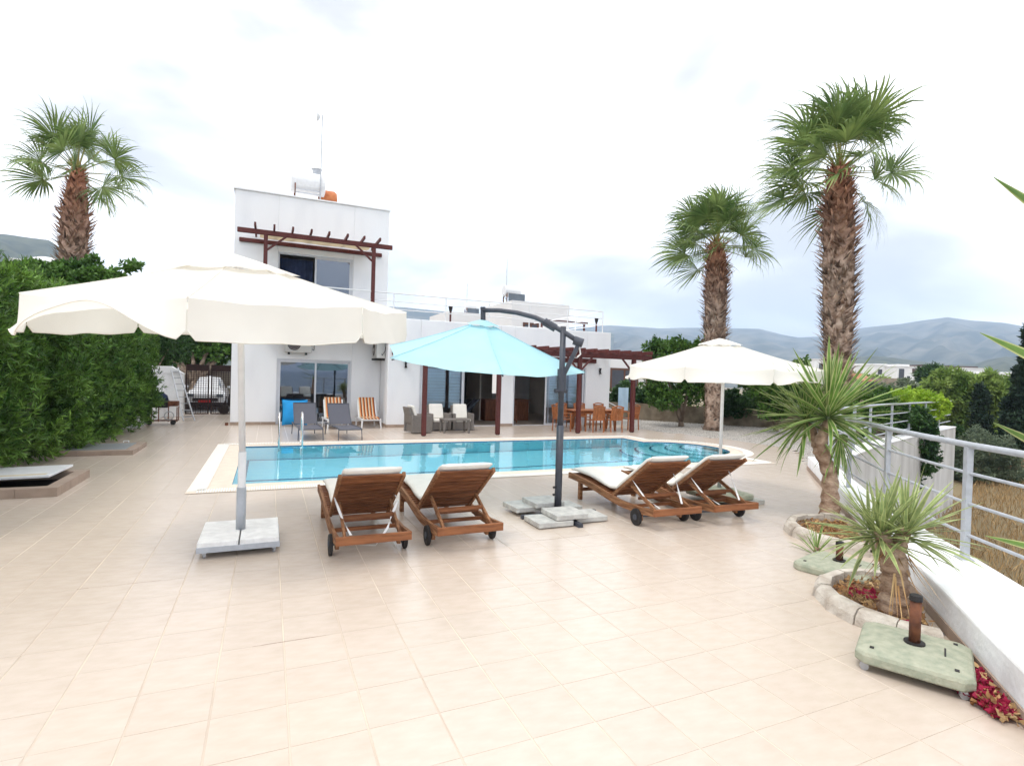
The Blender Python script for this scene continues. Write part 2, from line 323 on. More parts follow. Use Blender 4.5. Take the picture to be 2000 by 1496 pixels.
# ------------------------------------------------------------------ ground, wall line, deck
WA, WB = Vector((.6, -1.64, 0)), Vector((11.15, 8.55, 0))       # inner foot of the diagonal terrace wall
WD = (WB-WA).normalized(); WN = Vector((WD.y, -WD.x, 0))        # WN points outwards
W2 = [Vector((11.5, 8.45, 0)), Vector((15.3, 10.1, 0)), Vector((19.9, 11.75, 0)), Vector((24.5, 13.3, 0)), Vector((27, 14.2, 0))]
def wall_side(x, y): return (Vector((x, y, 0))-WA).dot(WN)
m = MB()
m.box(-40, -.95, -3, 15.1, -3.4, -.06); m.prism([(-.95, -3), (.0, -2.4), (11.1, 8.45), (12.9, 9.2), (12.9, 9.7), (-.95, 9.7)], -3.4, -.06); m.prism([(12.9, 9.2), (15.2, 10.2), (19.8, 11.9), (26.4, 14.2), (26.6, 15.1), (12.9, 15.1)], -3.4, -.06); m.prism([(-40, 15.1), (26.6, 15.1), (27, 40), (60, 70), (60, 95), (-40, 95)], -3.4, -.06)
struct(m.build('garden_ground', M['ground']))
m = MB(); rr = random.Random(3)
xs = [-6000, -2500, -900, -300, -100, -40, 0, 20, 40, 70, 110, 170, 300, 600, 1200, 2500, 5100]
ys = [-60, -40, -20, 0, 15, 30, 50, 80, 130, 200, 350, 700, 1400, 2800, 5100]
m.grid([[(x, y, -3.2-(1.5 if x > 60 or y > 60 else 0)-(6 if math.hypot(x, y) > 250 else 0)+rr.uniform(-.15, .15)) for x in xs] for y in ys][::1])
struct(m.build('field_ground', M['ground2'], smooth=True))
m = MB(); m.grid([[(x, y, -11) for x in (-6900, 0, 5100)] for y in (-6900, -3000, -60)]); struct(m.build('sea', M['sea']))
m = MB(); m.box(-60, 12, 26.2, 33, -.055, -.02); struct(m.build('street', M['asphalt']))

POOL = dict(x0=-.5, x1=10.6, y0=10.0, y1=14.8, cx=10.6, cy=12.3, r=1.45)
def pool_outline(d, nseg=26):
    p = POOL; x0, x1, y0, y1 = p['x0']-d, p['x1']+d, p['y0']-d, p['y1']+d; r = p['r']+d; dy = math.sqrt(r*r-d*d); a0 = math.asin(dy/r)
    pts = []
    def seg(a, b, n): return [(a[0]+(b[0]-a[0])*i/n, a[1]+(b[1]-a[1])*i/n) for i in range(n)]
    pts += seg((x0, y0), (x1, y0), 20)+seg((x1, y0), (x1, p['cy']-dy), 4)
    pts += [(p['cx']+r*math.cos(-a0+2*a0*i/nseg), p['cy']+r*math.sin(-a0+2*a0*i/nseg)) for i in range(nseg)]
    pts += seg((x1, p['cy']+dy), (x1, y1), 4)+seg((x1, y1), (x0, y1), 20)+seg((x0, y1), (x0, y0), 10)
    return pts
def in_pool(x, y, g=0):
    p = POOL
    return (p['x0']-g < x < p['x1']+g and p['y0']-g < y < p['y1']+g) or math.hypot(x-p['cx'], y-p['cy']) < p['r']+g
GR = [(25, 13.2), (17.8, 13.3), (15.2, 13.75), (13.4, 14.2), (12.0, 14.35), (11, 14.0), (10.2, 13.1), (9.2, 11.9), (8.5, 11.3)]
def gravel_x(y):
    if y < 8.5: return 99
    for (ya, xa), (yb, xb) in zip(GR, GR[1:]):
        if yb <= y <= ya: return xb+(xa-xb)*(y-yb)/(ya-yb)
    return 13.2
T = .39; TX0, TY0 = -.25, 5.67
cells = []
for i in range(-12, 40):
    for j in range(-16, 56):
        x, y = TX0+i*T, TY0+j*T; cx, cy = x+T/2, y+T/2
        if cy < -1.8 or wall_side(cx, cy) > .12 or cx > gravel_x(cy)-.05 or cx < -4.8: continue
        if cy > 26.2 or (cy > 20.6 and cx > -1.2) or (cy > 19.3 and cx > 3.9): continue
        if any(in_pool(x+a*T, y+b*T, .05) for a in (0, 1) for b in (0, 1)): continue
        cells.append((x, y))
deck = MB()
for x, y in cells: deck.add([(x, y, -.0018), (x+T, y, -.0018), (x+T, y+T, -.0018), (x, y+T, -.0018)], [(0, 1, 2, 3)])
deck_o = struct(deck.build('pool_deck', M['grout']))
def vis(c):
    p = proj(c[0]+T/2, c[1]+T/2, 0)
    if not p or not (-60 < p[0] < 2060 and -60 < p[1] < 1560): return 0
    q = proj(c[0]+T/2, c[1]+T/2+.05, 0); return 1/p[2]**3
order = sorted(cells, key=vis, reverse=True)
def tile_mesh(k):
    m = MB(); g = [.0022, .003, .0026][k]; a, b = g, T-g*.8; z = 0; bv = .002; gx = g+.0012
    vs = [(gx+bv, a*.6, z), (T-gx-bv, a*.6, z), (T-gx-bv, T-a*.6, z), (gx+bv, T-a*.6, z), (gx, a*.5, -.003), (T-gx, a*.5, -.003), (T-gx, T-a*.5, -.003), (gx, T-a*.5, -.003), (gx, a*.5, -.0035), (T-gx, a*.5, -.0035), (T-gx, T-a*.5, -.0035), (gx, T-a*.5, -.0035)]
    m.add(vs, [(0, 1, 2, 3)]+[(i+4, (i+1) % 4+4, (i+1) % 4, i) for i in range(4)]+[(i+8, (i+1) % 4+8, (i+1) % 4+4, i+4) for i in range(4)])
    return m.mesh('tile', M['tile'])
tms = [tile_mesh(k) for k in range(3)]
for c in order[:300]:
    j = round((c[1]-TY0)/T); obj('tile', tms[rnd.randrange(3)], deck_o, (c[0], c[1], rnd.uniform(-.0004, .0004)))
m = MB()
for c in order[300:]:
    x, y = c; g = .0038; h = .0016; m.add([(x+g, y+h, 0), (x+T-g, y+h, 0), (x+T-g, y+T-h, 0), (x+g, y+T-h, 0)], [(0, 1, 2, 3)])
m.build('tile', M['tile'], deck_o, kind='stuff')
for a_, b_ in (((144, 1158), (360, 1132)), ((492, 1264), (640, 1246)), ((228, 976), (352, 967)), ((1040, 1053), (1160, 1041))):
    p, q = G(*a_), G(*b_); p.y = q.y = TY0+round(((p.y+q.y)/2-TY0)/T)*T; m = MB(); nn = 9
    for i in range(nn): u = p.lerp(q, i/nn); v = p.lerp(q, (i+.93)/nn); w = rnd.uniform(.0008, .003); m.add([(u.x, u.y-w, .0007), (v.x, v.y-w, .0007), (v.x, v.y+w, .0007), (u.x, u.y+w, .0007)], [(0, 1, 2, 3)])
    m.build('open_joint', M['rust'], deck_o)
# pool: basin, steps, water, coping, grating
pool = struct(thing('swimming_pool', '', 'pool', (0, 0, 0)))
del pool['category']; del pool['label']
o0 = pool_outline(0); n = len(o0)
def ring(z0, z1, pa, pb, mt, name, kind=None):
    m = MB(); k = len(pa); m.add([(x, y, z0) for x, y in pa]+[(x, y, z1) for x, y in pb], [(i, (i+1) % k, k+(i+1) % k, k+i) for i in range(k)])
    return m.build(name, mt, pool)
ring(-.10, 0, o0, o0, M['poolband'], 'blue_tile_band')
m = MB(); D_ = -1.85; k = n
m.add([(x, y, D_) for x, y in o0]+[(x, y, -.10) for x, y in o0], [(i, (i+1) % k, k+(i+1) % k, k+i) for i in range(k)]+[tuple(range(k))])
m.build('basin', M['pooltile'], pool)
m = MB()
for yy in (10.06, 12.35, 14.7): m.box(-.45, 10.5, yy-.05, yy+.05, D_, D_+.006)
for xx in (-.42,): m.box(xx, xx+.05, 10.1, 14.65, D_, D_+.006)
m.build('floor_line', M['poolband'], pool)
for i, (rr_, z) in enumerate([(2.75, -1.25), (2.3, -1.0), (1.85, -.75), (1.4, -.5), (.95, -.26)]):
    def arc(r, nn=22): return [(POOL['cx']+1.35-r*math.cos(a), POOL['cy']-r*math.sin(a)*.9) for a in [(-PI/2.6)+(PI/1.3)*q/nn for q in range(nn+1)]]
    pts = [(x, max(10.9, min(13.7, y))) for x, y in arc(rr_)]
    poly = pts+[(12.0, pts[-1][1]), (12.0, pts[0][1])] if False else pts+[(11.6, pts[-1][1]), (11.6, pts[0][1])]
    m = MB(); m.prism(poly, D_+.002, z); m.build('step', M['poolstep'], pool)
    m = MB(); p2 = [(x+.07, y) for x, y in pts]; m.add([(x, y, z+.003) for x, y in pts]+[(x, y, z+.003) for x, y in p2], [(q, q+1, len(pts)+q+1, len(pts)+q) for q in range(len(pts)-1)]); m.build('step_edge', M['poolband'], pool)
m = MB(); m.add([(x, y, -.018) for x, y in o0], [tuple(range(n))]); wt = m.build('pool_water', M['water']); struct(wt)
o3, o55 = pool_outline(.32), pool_outline(.60)
ring(.004, .004, o0, o3, M['coping'], 'coping')
ring(.0, .004, o0, o0, M['coping'], 'coping_lip')
ring(.007, .007, o3, o55, M['coping'], 'channel')
m = MB(); pl = [Vector((x, y, 0)) for x, y in pool_outline(.46)]; pl.append(pl[0]); s = 0
for a, b in zip(pl, pl[1:]):
    ln = (b-a).length; d = (b-a)/max(ln, 1e-6); nn = Vector((d.y, -d.x, 0)); t = .018
    while t < ln:
        c = a+d*t; m.bar(c-nn*.128+Vector((0, 0, .012)), c+nn*.128+Vector((0, 0, .012)), .020, .009); t += .036
g = m.build('grate_slat', M['grate'], pool, kind='stuff')
# stainless ladder in the pool
lad = thing('pool_ladder', 'stainless steel pool ladder with two curved handrails at the far left end of the pool', 'pool ladder', (.55, 14.8, 0))
for sx in (-.27, .27):
    m = MB(); m.tube([(sx, .42, .0), (sx, .42, .5), (sx, .40, .68), (sx, .30, .80), (sx, .15, .83), (sx, 0, .78), (sx, -.12, .62), (sx, -.14, .3), (sx, -.14, -.7)], .021, 10); m.build('handrail', M['steel'], lad, smooth=True)
    m = MB(); m.disc((sx, .42, .012), (0, 0, 1), .045, .02); m.build('base_flange', M['steel'], lad)
for z in (-.2, -.45): m = MB(); m.box(-.27, .27, -.18, -.10, z-.01, z+.01); m.build('rung', M['steel'], lad)
# gravel
m = MB(); m.prism([(13.2, 25), (13.3, 17.8), (13.75, 15.2), (14.2, 13.4), (14.35, 12), (14, 11), (13.1, 10.2), (11.9, 9.2), (11.4, 8.7), (15, 10.2), (19.5, 11.9), (24, 13.5), (24, 25)], -.05, -.012)
gr = struct(m.build('gravel_bed', M['gravel'])); rng = np.random.default_rng(5)
k = 26000; X = rng.uniform(11.6, 21, k); Y = rng.uniform(9, 21.5, k)
gx = np.array([gravel_x(v) for v in Y]); ok = (X > gx+.02) & (Y > 8.75+(X-11.5)*.42); X, Y = X[ok], Y[ok]; k = len(X)
r_ = rng.uniform(.012, .032, k); dirs = np.array([(1, 0, 0), (0, 1, 0), (-1, 0, 0), (0, -1, 0), (0, 0, .7), (0, 0, -.3)], float)
V = (dirs[None]*r_[:, None, None]*rng.uniform(.7, 1.3, (k, 6, 1)))+np.stack([X, Y, np.full(k, -.005)], 1)[:, None]
F = np.array([(0, 1, 4), (1, 2, 4), (2, 3, 4), (3, 0, 4), (1, 0, 5), (2, 1, 5)])[None]+6*np.arange(k)[:, None, None]
o = obj('gravel', np_mesh('gravel', V.reshape(-1, 3), F.reshape(-1, 3), M['gravel'])); o['kind'] = 'stuff'
# ------------------------------------------------------------------ house
def wall_x(m, x0, x1, y0, y1, z0, z1, ops):          # wall along X pierced by openings
    x = x0
    for a, b, c, d in sorted(ops):
        m.box(x, a, y0, y1, z0, z1)
        if c > z0: m.box(a, b, y0, y1, z0, c)
        m.box(a, b, y0, y1, d, z1); x = b
    m.box(x, x1, y0, y1, z0, z1)
house = thing('villa', 'white two storey villa with flat roofs and sliding glass doors behind the pool', 'house', (0, 19.1, 0))
hy = -19.1
def hb(name, mt, fn, bevel=0, label=None, parent=None, off=None):
    m = MB(); fn(m); o = m.build(name, mt, parent or house, bevel=bevel, label=label)
    if not parent: o.location = (0, hy, 0)
    elif off is None: o.location = (0, 0, 0)
    return o
TX, TXR, LX, LR = -1.13, 3.97, 3.78, 12.92
def f(m):
    wall_x(m, TX, LX, 20.5, 20.8, 0, 3.1, [(.27, 2.75, 0, 2.28)])
    wall_x(m, TX, TXR, 20.5, 20.8, 3.1, 7.85, [(.22, 2.72, 3.35, 5.93)])
    m.box(TX, TX+.3, 20.8, 26.5, 0, 7.85); m.box(TXR-.3, TXR, 20.8, 26.5, 3.35, 7.85); m.box(TX+.3, TXR-.3, 26.2, 26.5, 0, 7.85)
    m.box(TX+.3, TXR-.3, 20.8, 26.2, 7.3, 7.5); m.box(TX+.3, TXR-.3, 20.8, 26.2, 3.0, 3.2); m.box(TXR-.3, TXR-.02, 20.8, 26.2, 0, 3.0)
hb('tower_wall', M['plaster'], f, .015)
hb('roof_cap', M['cap'], lambda m: (m.box(TX-.04, TXR+.04, 20.46, 20.84, 7.852, 7.90), m.box(TX-.04, TX+.34, 20.84, 26.54, 7.852, 7.9), m.box(TXR-.34, TXR+.04, 20.84, 26.54, 7.852, 7.9)))
def f(m):
    wall_x(m, LX, LR, 19.1, 19.4, 0, 3.81, [(4.92, 7.99, 0, 2.27), (8.57, 11.79, 0, 2.33)])
    m.box(LX, LX+.25, 19.4, 20.5, 0, 3.81); m.box(LR-.3, LR, 19.4, 26.0, 0, 3.81)
    m.box(LX+.02, LR, 26.0, 26.3, 0, 1.0); m.box(LX+.02, 10.45, 26.0, 26.3, 1.0, 2.2); m.box(11.5, LR, 26.0, 26.3, 1, 2.2); m.box(LX+.02, LR, 26.0, 26.3, 2.2, 3.81)
    m.box(LX+.25, LR-.3, 19.4, 26, 3.1, 3.3)
hb('ground_floor_wall', M['plaster'], f, .02)
hb('balcony', M['plaster'], lambda m: (m.box(-.2, LX-.002, 19.1, 20.498, 3.1, 3.3), m.box(-.2, LX-.002, 19.1, 19.28, 3.3, 3.81), m.box(-.2, 0, 19.28, 20.498, 3.3, 3.81)), .01)
for a, b, y in [(TX, .27, 20.5), (2.75, LX, 20.5), (LX, 4.92, 19.1), (7.99, 8.57, 19.1), (11.79, LR, 19.1)]:
    nn = max(1, round((b-a)/.4)); w = (b-a)/nn
    for i in range(nn): hb('skirting_tile', M['skirt'], lambda m: m.box(a+i*w+.002, a+(i+1)*w-.002, y-.012, y, .001, .10))
for i in range(3): hb('skirting_tile', M['skirt'], lambda m: m.box(LX-.012, LX, 19.1+i*.46+.002, 19.1+(i+1)*.46-.002, .001, .10))
# rooms
def f(m):
    m.box(4.03, 4.06, 19.4, 26, .0, 3.1); m.box(8.1, 8.16, 21.5, 26, 0, 3.1); m.box(LR-.33, LR-.3, 19.4, 26, 0, 3.1)
    m.box(4.06, 10.45, 25.96, 25.995, 0, 3.1); m.box(4.06, LR-.33, 19.4, 25.96, 3.06, 3.098)
    m.box(TX+.3, TX+.33, 20.8, 26.2, 0, 3); m.box(TX+.33, 3.6, 26.15, 26.198, 0, 3); m.box(TX+.33, TXR-.3, 24.5, 24.55, 3.2, 7.2)
hb('room_wall', M['roomwall'], f)
hb('room_floor', M['roomfloor'], lambda m: (m.box(4.06, LR-.33, 19.1, 25.96, -.02, .015), m.box(TX+.33, TXR-.3, 20.5, 26.15, -.02, .015), m.box(TX+.33, TXR-.3, 20.8, 24.5, 3.2, 3.24)))
def slider(x0, x1, y, z0, z1, panes, name='sliding_door', gm='glass'):
    fr = MB(); w = .055
    fr.box(x0, x0+w, y, y+.12, z0, z1); fr.box(x1-w, x1, y, y+.12, z0, z1); fr.box(x0+w, x1-w, y, y+.12, z1-w, z1); fr.box(x0+w, x1-w, y, y+.12, z0, z0+.03)
    d = fr.build(name, M['upvc'], house, bevel=.006); d.location = (0, hy, 0)
    for a, b, dy in panes:
        s = MB(); ww = .06; zz0, zz1 = z0+.035, z1-w-.003
        s.box(a, a+ww, y+dy, y+dy+.04, zz0, zz1); s.box(b-ww, b, y+dy, y+dy+.04, zz0, zz1); s.box(a+ww, b-ww, y+dy, y+dy+.04, zz1-ww, zz1); s.box(a+ww, b-ww, y+dy, y+dy+.04, zz0, zz0+ww)
        s.build('sash', M['upvc'], d, bevel=.004)
        g = MB(); g.box(a+ww, b-ww, y+dy+.016, y+dy+.024, zz0+ww, zz1-ww); g.build('pane', M[gm], d)
    return d
slider(.27, 2.75, 20.53, 0.0, 2.28, [(.325, 1.56, .01), (1.48, 2.695, .065)])
slider(.22, 2.72, 20.53, 3.35, 5.93, [(1.42, 2.66, .01)], name='upper_window')
dA = slider(4.92, 7.99, 19.13, 0.0, 2.27, [(4.98, 6.56, .01), (5.15, 6.62, .065)], gm='clearglass')
dB = slider(8.57, 11.79, 19.13, 0.0, 2.33, [(9.95, 11.7, .01), (10.1, 11.6, .065)], gm='clearglass')
for a, b, c in [(5.05, 5.95, dA), (6.08, 6.5, dA), (10.1, 11.0, dB), (11.12, 11.6, dB)]:
    z = 2.1; k = 0
    while z > .75:
        m = MB(); h = rnd.uniform(.09, .13); m.box(a, b, 19.36, 19.37, z-h+.008, z); m.build('blind_slat', M['blind'], c); z -= h; k += 1
hb('upper_curtain', M['navy'], lambda m: m.grid([[(.3+i*.06, 20.9+.03*math.sin(i*1.3), z) for i in range(19)] for z in (3.4, 5.8)]))
# interior furniture glimpsed through the doors
t = thing('kitchen_island', 'brown timber kitchen island just inside the right hand doorway', 'kitchen island', (9.3, 21.6, 0))
for i in range(4): m = MB(); m.box(-1.0+i*.5+.006, -.5+i*.5-.006, -.3, -.27, .05, .86); m.build('cabinet_door', M['kitchen'], t)
m = MB(); m.box(-1, 1, -.27, .3, 0, .88); m.build('carcass', M['kitchen'], t)
m = MB(); m.box(-1.05, 1.05, -.34, .34, .88, .92); m.build('worktop', M['kitchen'], t)
t = thing('bar_stool', 'brown wooden bar stool in the dark right hand doorway', 'stool', (9.05, 20.4, 0))
for sx in (-.17, .17):
    for sy in (-.17, .17): m = MB(); m.bar((sx*1.1, sy*1.1, 0), (sx*.85, sy*.85, .66), .035, .035); m.build('leg', M['kitchen'], t)
m = MB(); m.box(-.19, .19, -.19, .19, .66, .70); m.build('seat', M['kitchen'], t)
for z in (.2, .42): m = MB(); m.box(-.17, .17, -.19, -.16, z, z+.03); m.build('rung', M['kitchen'], t)
t = thing('wood_stove', 'black wood stove with a tall flue inside the left hand open doorway', 'stove', (7.9, 22.6, 0))
m = MB(); m.box(-.3, .3, -.25, .25, .12, .85); m.build('body', M['black'], t, bevel=.02)
m = MB(); m.tube([(-.1, 0, .85), (-.1, 0, 3.05)], .08, 12); m.build('flue', M['black'], t)
for sx in (-.25, .25): m = MB(); m.box(sx-.03, sx+.03, -.2, .2, .015, .12); m.build('leg', M['black'], t)
t = thing('lounge_chair', 'reclined grey fabric lounge chair inside the left hand open doorway', 'chair', (6.95, 20.4, 0))
m = MB(); m.grid([[(-.45, y, .38), (0, y, .30), (.3, y, .55), (.62, y, .95)] for y in (-.3, 0, .3)]); m.build('seat', M['sling'], t)
for sy in (-.3, .3): m = MB(); m.tube([(-.48, sy, .02), (-.1, sy, .35), (.65, sy, .98)], .018); m.tube([(-.2, sy, .45), (.2, sy, .02)], .018); m.build('frame', M['darkmetal'], t)
t = thing('sofa', 'cream sofa seen through the glass of the left sliding door', 'sofa', (1.9, 23.6, 0))
m = MB(); m.box(-1, 1, -.4, .4, .1, .45); m.build('base', M['cushion'], t, bevel=.05)
m = MB(); m.box(-1, 1, .2, .45, .45, .9); m.build('backrest', M['cushion'], t, bevel=.05)
# wall lamps
for k, (px, py_, lb) in enumerate([(792, 712, 'small black up and down wall lamp left of the blue parasol'), (1171, 725, 'small black wall lamp on the white wall near the dining table')]):
    p = PY(px, py_, 19.1); t = thing('wall_lamp', lb, 'lamp', p, 0, 'black lamps on the villa wall')
    m = MB(); m.tube([(0, -.06, -.12), (0, -.06, -.04), (0, -.06, .04), (0, -.06, .12)], [.055, .03, .03, .055], 12); m.build('shade', M['black'], t, smooth=False)
    m = MB(); m.box(-.025, .025, -.04, 0, -.04, .04); m.build('bracket', M['black'], t)
# roof terrace railing
rt = thing('terrace_railing', 'thin white tube railing round the roof terrace of the villa', 'railing', (0, 19.15, 3.81))
px = [(1.5, 0), (3.95, 0)]+[(PY(x, 590, 19.15).x, 0) for x in (872, 957, 1036, 1111, 1180)]
for X, _ in px: m = MB(); m.tube([(X, .06, 0), (X, .06, .86)], .022); m.build('post', M['white_metal'], rt)
for yy in (2.2, 4.6): m = MB(); m.tube([(12.52, yy, 0), (12.52, yy, .86)], .022); m.build('post', M['white_metal'], rt)
for z in (.3, .58, .86): m = MB(); m.tube([(1.0, .06, z), (12.52, .06, z), (12.52, 6.4, z)], .016 if z < .8 else .021); m.build('rail', M['white_metal'], rt)
for px_, lb in ((879.5, 'dark garden lantern standing on the roof parapet near the blue parasol top'), (1165, 'dark garden lantern at the right end of the roof parapet')):
    p = PY(px_, 625, 19.3); t = thing('lantern', lb, 'lantern', (p.x, 19.3, 3.81), 0, 'lanterns on the roof parapet')
    m = MB(); m.tube([(0, 0, 0), (0, 0, .38)], .035, 8); m.build('post', M['pergola'], t)
    m = MB(); m.tube([(0, 0, .36), (0, 0, .44), (0, 0, .56), (0, 0, .60)], [.03, .06, .085, .03], 8); m.build('head', M['black'], t)
# AC units
def ac(loc, rz, label, w=.86, h=.56):
    t = thing('air_conditioner', label, 'air conditioner', loc, rz, 'air conditioners on the villa wall')
    m = MB(); m.box(-w/2, w/2, -.3, 0, 0, h); m.build('casing', M['acgrey'], t, bevel=.02)
    m = MB(); m.disc((-.14, -.305, h/2), (0, 1, 0), .21, .02, 24); m.build('fan_grille', M['acdark'], t)
    for r_ in (.07, .12, .17): m = MB(); m.tube([(-.14+r_*math.cos(a*PI/12), -.322, h/2+r_*math.sin(a*PI/12)) for a in range(25)], .005, 5); m.build('grille_ring', M['acgrey'], t)
    m = MB(); m.disc((-.14, -.322, h/2), (0, 1, 0), .04, .014); m.build('hub_badge', M['white_metal'], t)
    for x in (-.3, .25): m = MB(); m.box(x-.03, x+.03, -.34, .02, -.07, -.002); m.build('bracket', M['black'], t)
    m = MB(); m.tube([(w/2, -.12, .15), (w/2+.08, -.12, .1), (w/2+.1, -.02, .25), (w/2+.08, .0, .4)], .012); m.build('hose', M['cable'], t)
ac((.93, 20.44, 2.50), 0, 'grey air conditioner with dark fan above the left sliding door')
ac((3.76, 19.95, 2.40), R(-90), 'weathered air conditioner seen side on in the corner right of the left door', .8, .62)
bpy.data.objects['air_conditioner.001'].children[0].data
# water tanks and mast on the tower roof
t = thing('water_tank', 'white cylindrical water tank on its stand on the tower roof', 'water tank', (1.2, 22, 7.5))
m = MB(); m.tube([(-.62, 0, 1.36), (-.58, 0, 1.36), (.58, 0, 1.36), (.62, 0, 1.36)], [.25, .40, .40, .25], 24); m.build('tank', M['white_metal'], t)
for x in (-.45, .42):
    for y in (-.35, .35): m = MB(); m.box(x-.02, x+.02, y-.02, y+.02, 0, 1.42); m.build('leg', M['rust'], t)
m = MB()
for z in (.88, 1.0): m.box(-.45, .42, -.37, -.34, z, z+.03)
m.build('crossbar', M['alu'], t)
m = MB(); m.tube([(.3, .0, 1.7), (.3, .0, 1.9), (.3, .0, 1.94)], [.15, .15, .2], 16); m.build('header_tank', M['alu'], t)
t = thing('orange_tank', 'rusty orange round tank end beside the white tank on the roof', 'water tank', (2.1, 22.8, 7.5))
m = MB(); m.tube([(-.45, 0, .95), (.1, 0, .95), (.2, 0, .95)], [.5, .5, .44], 28); m.build('drum', M['orange'], t)
m = MB(); m.box(-.3, .1, -.3, .3, 0, .48); m.build('stand', M['rust'], t)
t = thing('antenna_mast', 'tall thin mast with a small white dish on the tower roof', 'antenna', (1.62, 21.6, 7.5))
m = MB(); m.tube([(0, 0, 0), (0, 0, 3.85)], .022, 8); m.build('pole', M['alu'], t)
m = MB(); m.tube([(-.06, 0, 3.75), (-.12, 0, 3.75), (-.2, 0, 3.75)], [.03, .12, .2], 18); m.build('dish', M['white_metal'], t)
# upper pergola
t = thing('balcony_pergola', 'small red brown timber pergola with tan shade cloth over the upper window', 'pergola', (0, 19.2, 3.3))
def pb(m, x0, x1, y0, y1, z0, z1): m.box(x0, x1, y0-19.2, y1-19.2, z0-3.3, z1-3.3)
for x in (-.16, 3.22): m = MB(); pb(m, x-.06, x+.06, 19.16, 19.28, 3.3, 6.15); m.build('post', M['pergola'], t, bevel=.006)
m = MB(); m.cur = 0; pb(m, -.98, 3.85, 19.17, 19.25, 6.15, 6.31); m.build('front_beam', M['pergola'], t, bevel=.02)
m = MB(); pb(m, -.98, 3.72, 20.42, 20.49, 6.12, 6.26); m.build('wall_beam', M['pergola'], t, bevel=.02)
for q in (498.4, 535.5, 571.6, 607.5, 641.7, 677.2, 709.3, 739.6):
    X = PY(q, 460, 19.1).x; m = MB(); pb(m, X-.03, X+.03, 18.75, 20.45, 6.313, 6.42); m.build('joist', M['pergola'], t, bevel=.01)
for x, s_ in ((-.16, 1), (3.22, -1)): m = MB(); m.bar((x, .0, 2.35), (x+s_*.6, 0, 2.87), .06, .06, (0, 1, 0)); m.build('brace', M['pergola'], t)
m = MB(); m.grid([[(x, y, 3.0-.09*abs(math.sin((x+.4)*2.3))*(1-abs(y-.6)/.7)) for x in np.arange(-.35, 3.2, .1)] for y in (.0, .3, .6, .9, 1.15)]); m.build('shade_cloth', M['shade'], t)
# main pergola
t = thing('terrace_pergola', 'long red brown timber pergola over the terrace seating and dining table', 'pergola', (0, 16.35, 0))
PX = [4.37, 6.81, 9.81, 12.07]
for x in PX: m = MB(); m.box(x-.065, x+.065, -.065, .065, .02, 2.62); m.build('post', M['pergola'], t, bevel=.006); m = MB(); m.box(x-.045, x+.045, -.045, .045, 0, .02); m.build('foot', M['black'], t)
m = MB(); m.box(3.9, 12.85, -.05, .05, 2.62, 2.80); m.build('front_beam', M['pergola'], t, bevel=.02)
m = MB(); m.box(3.9, 12.2, 2.66, 2.74, 2.52, 2.70); m.build('wall_beam', M['pergola'], t, bevel=.02)
for i in range(19): X = 4.15+i*.465; m = MB(); m.box(X-.04, X+.04, -.45, 2.72, 2.803, 2.93); m.build('joist', M['pergola'], t, bevel=.012)
for x in PX:
    for s_ in (-1, 1):
        if x == 4.37 and s_ < 0: continue
        m = MB(); m.bar((x, 0, 2.12), (x+s_*.5, 0, 2.64), .05, .06, (0, 1, 0)); m.build('brace', M['pergola'], t)
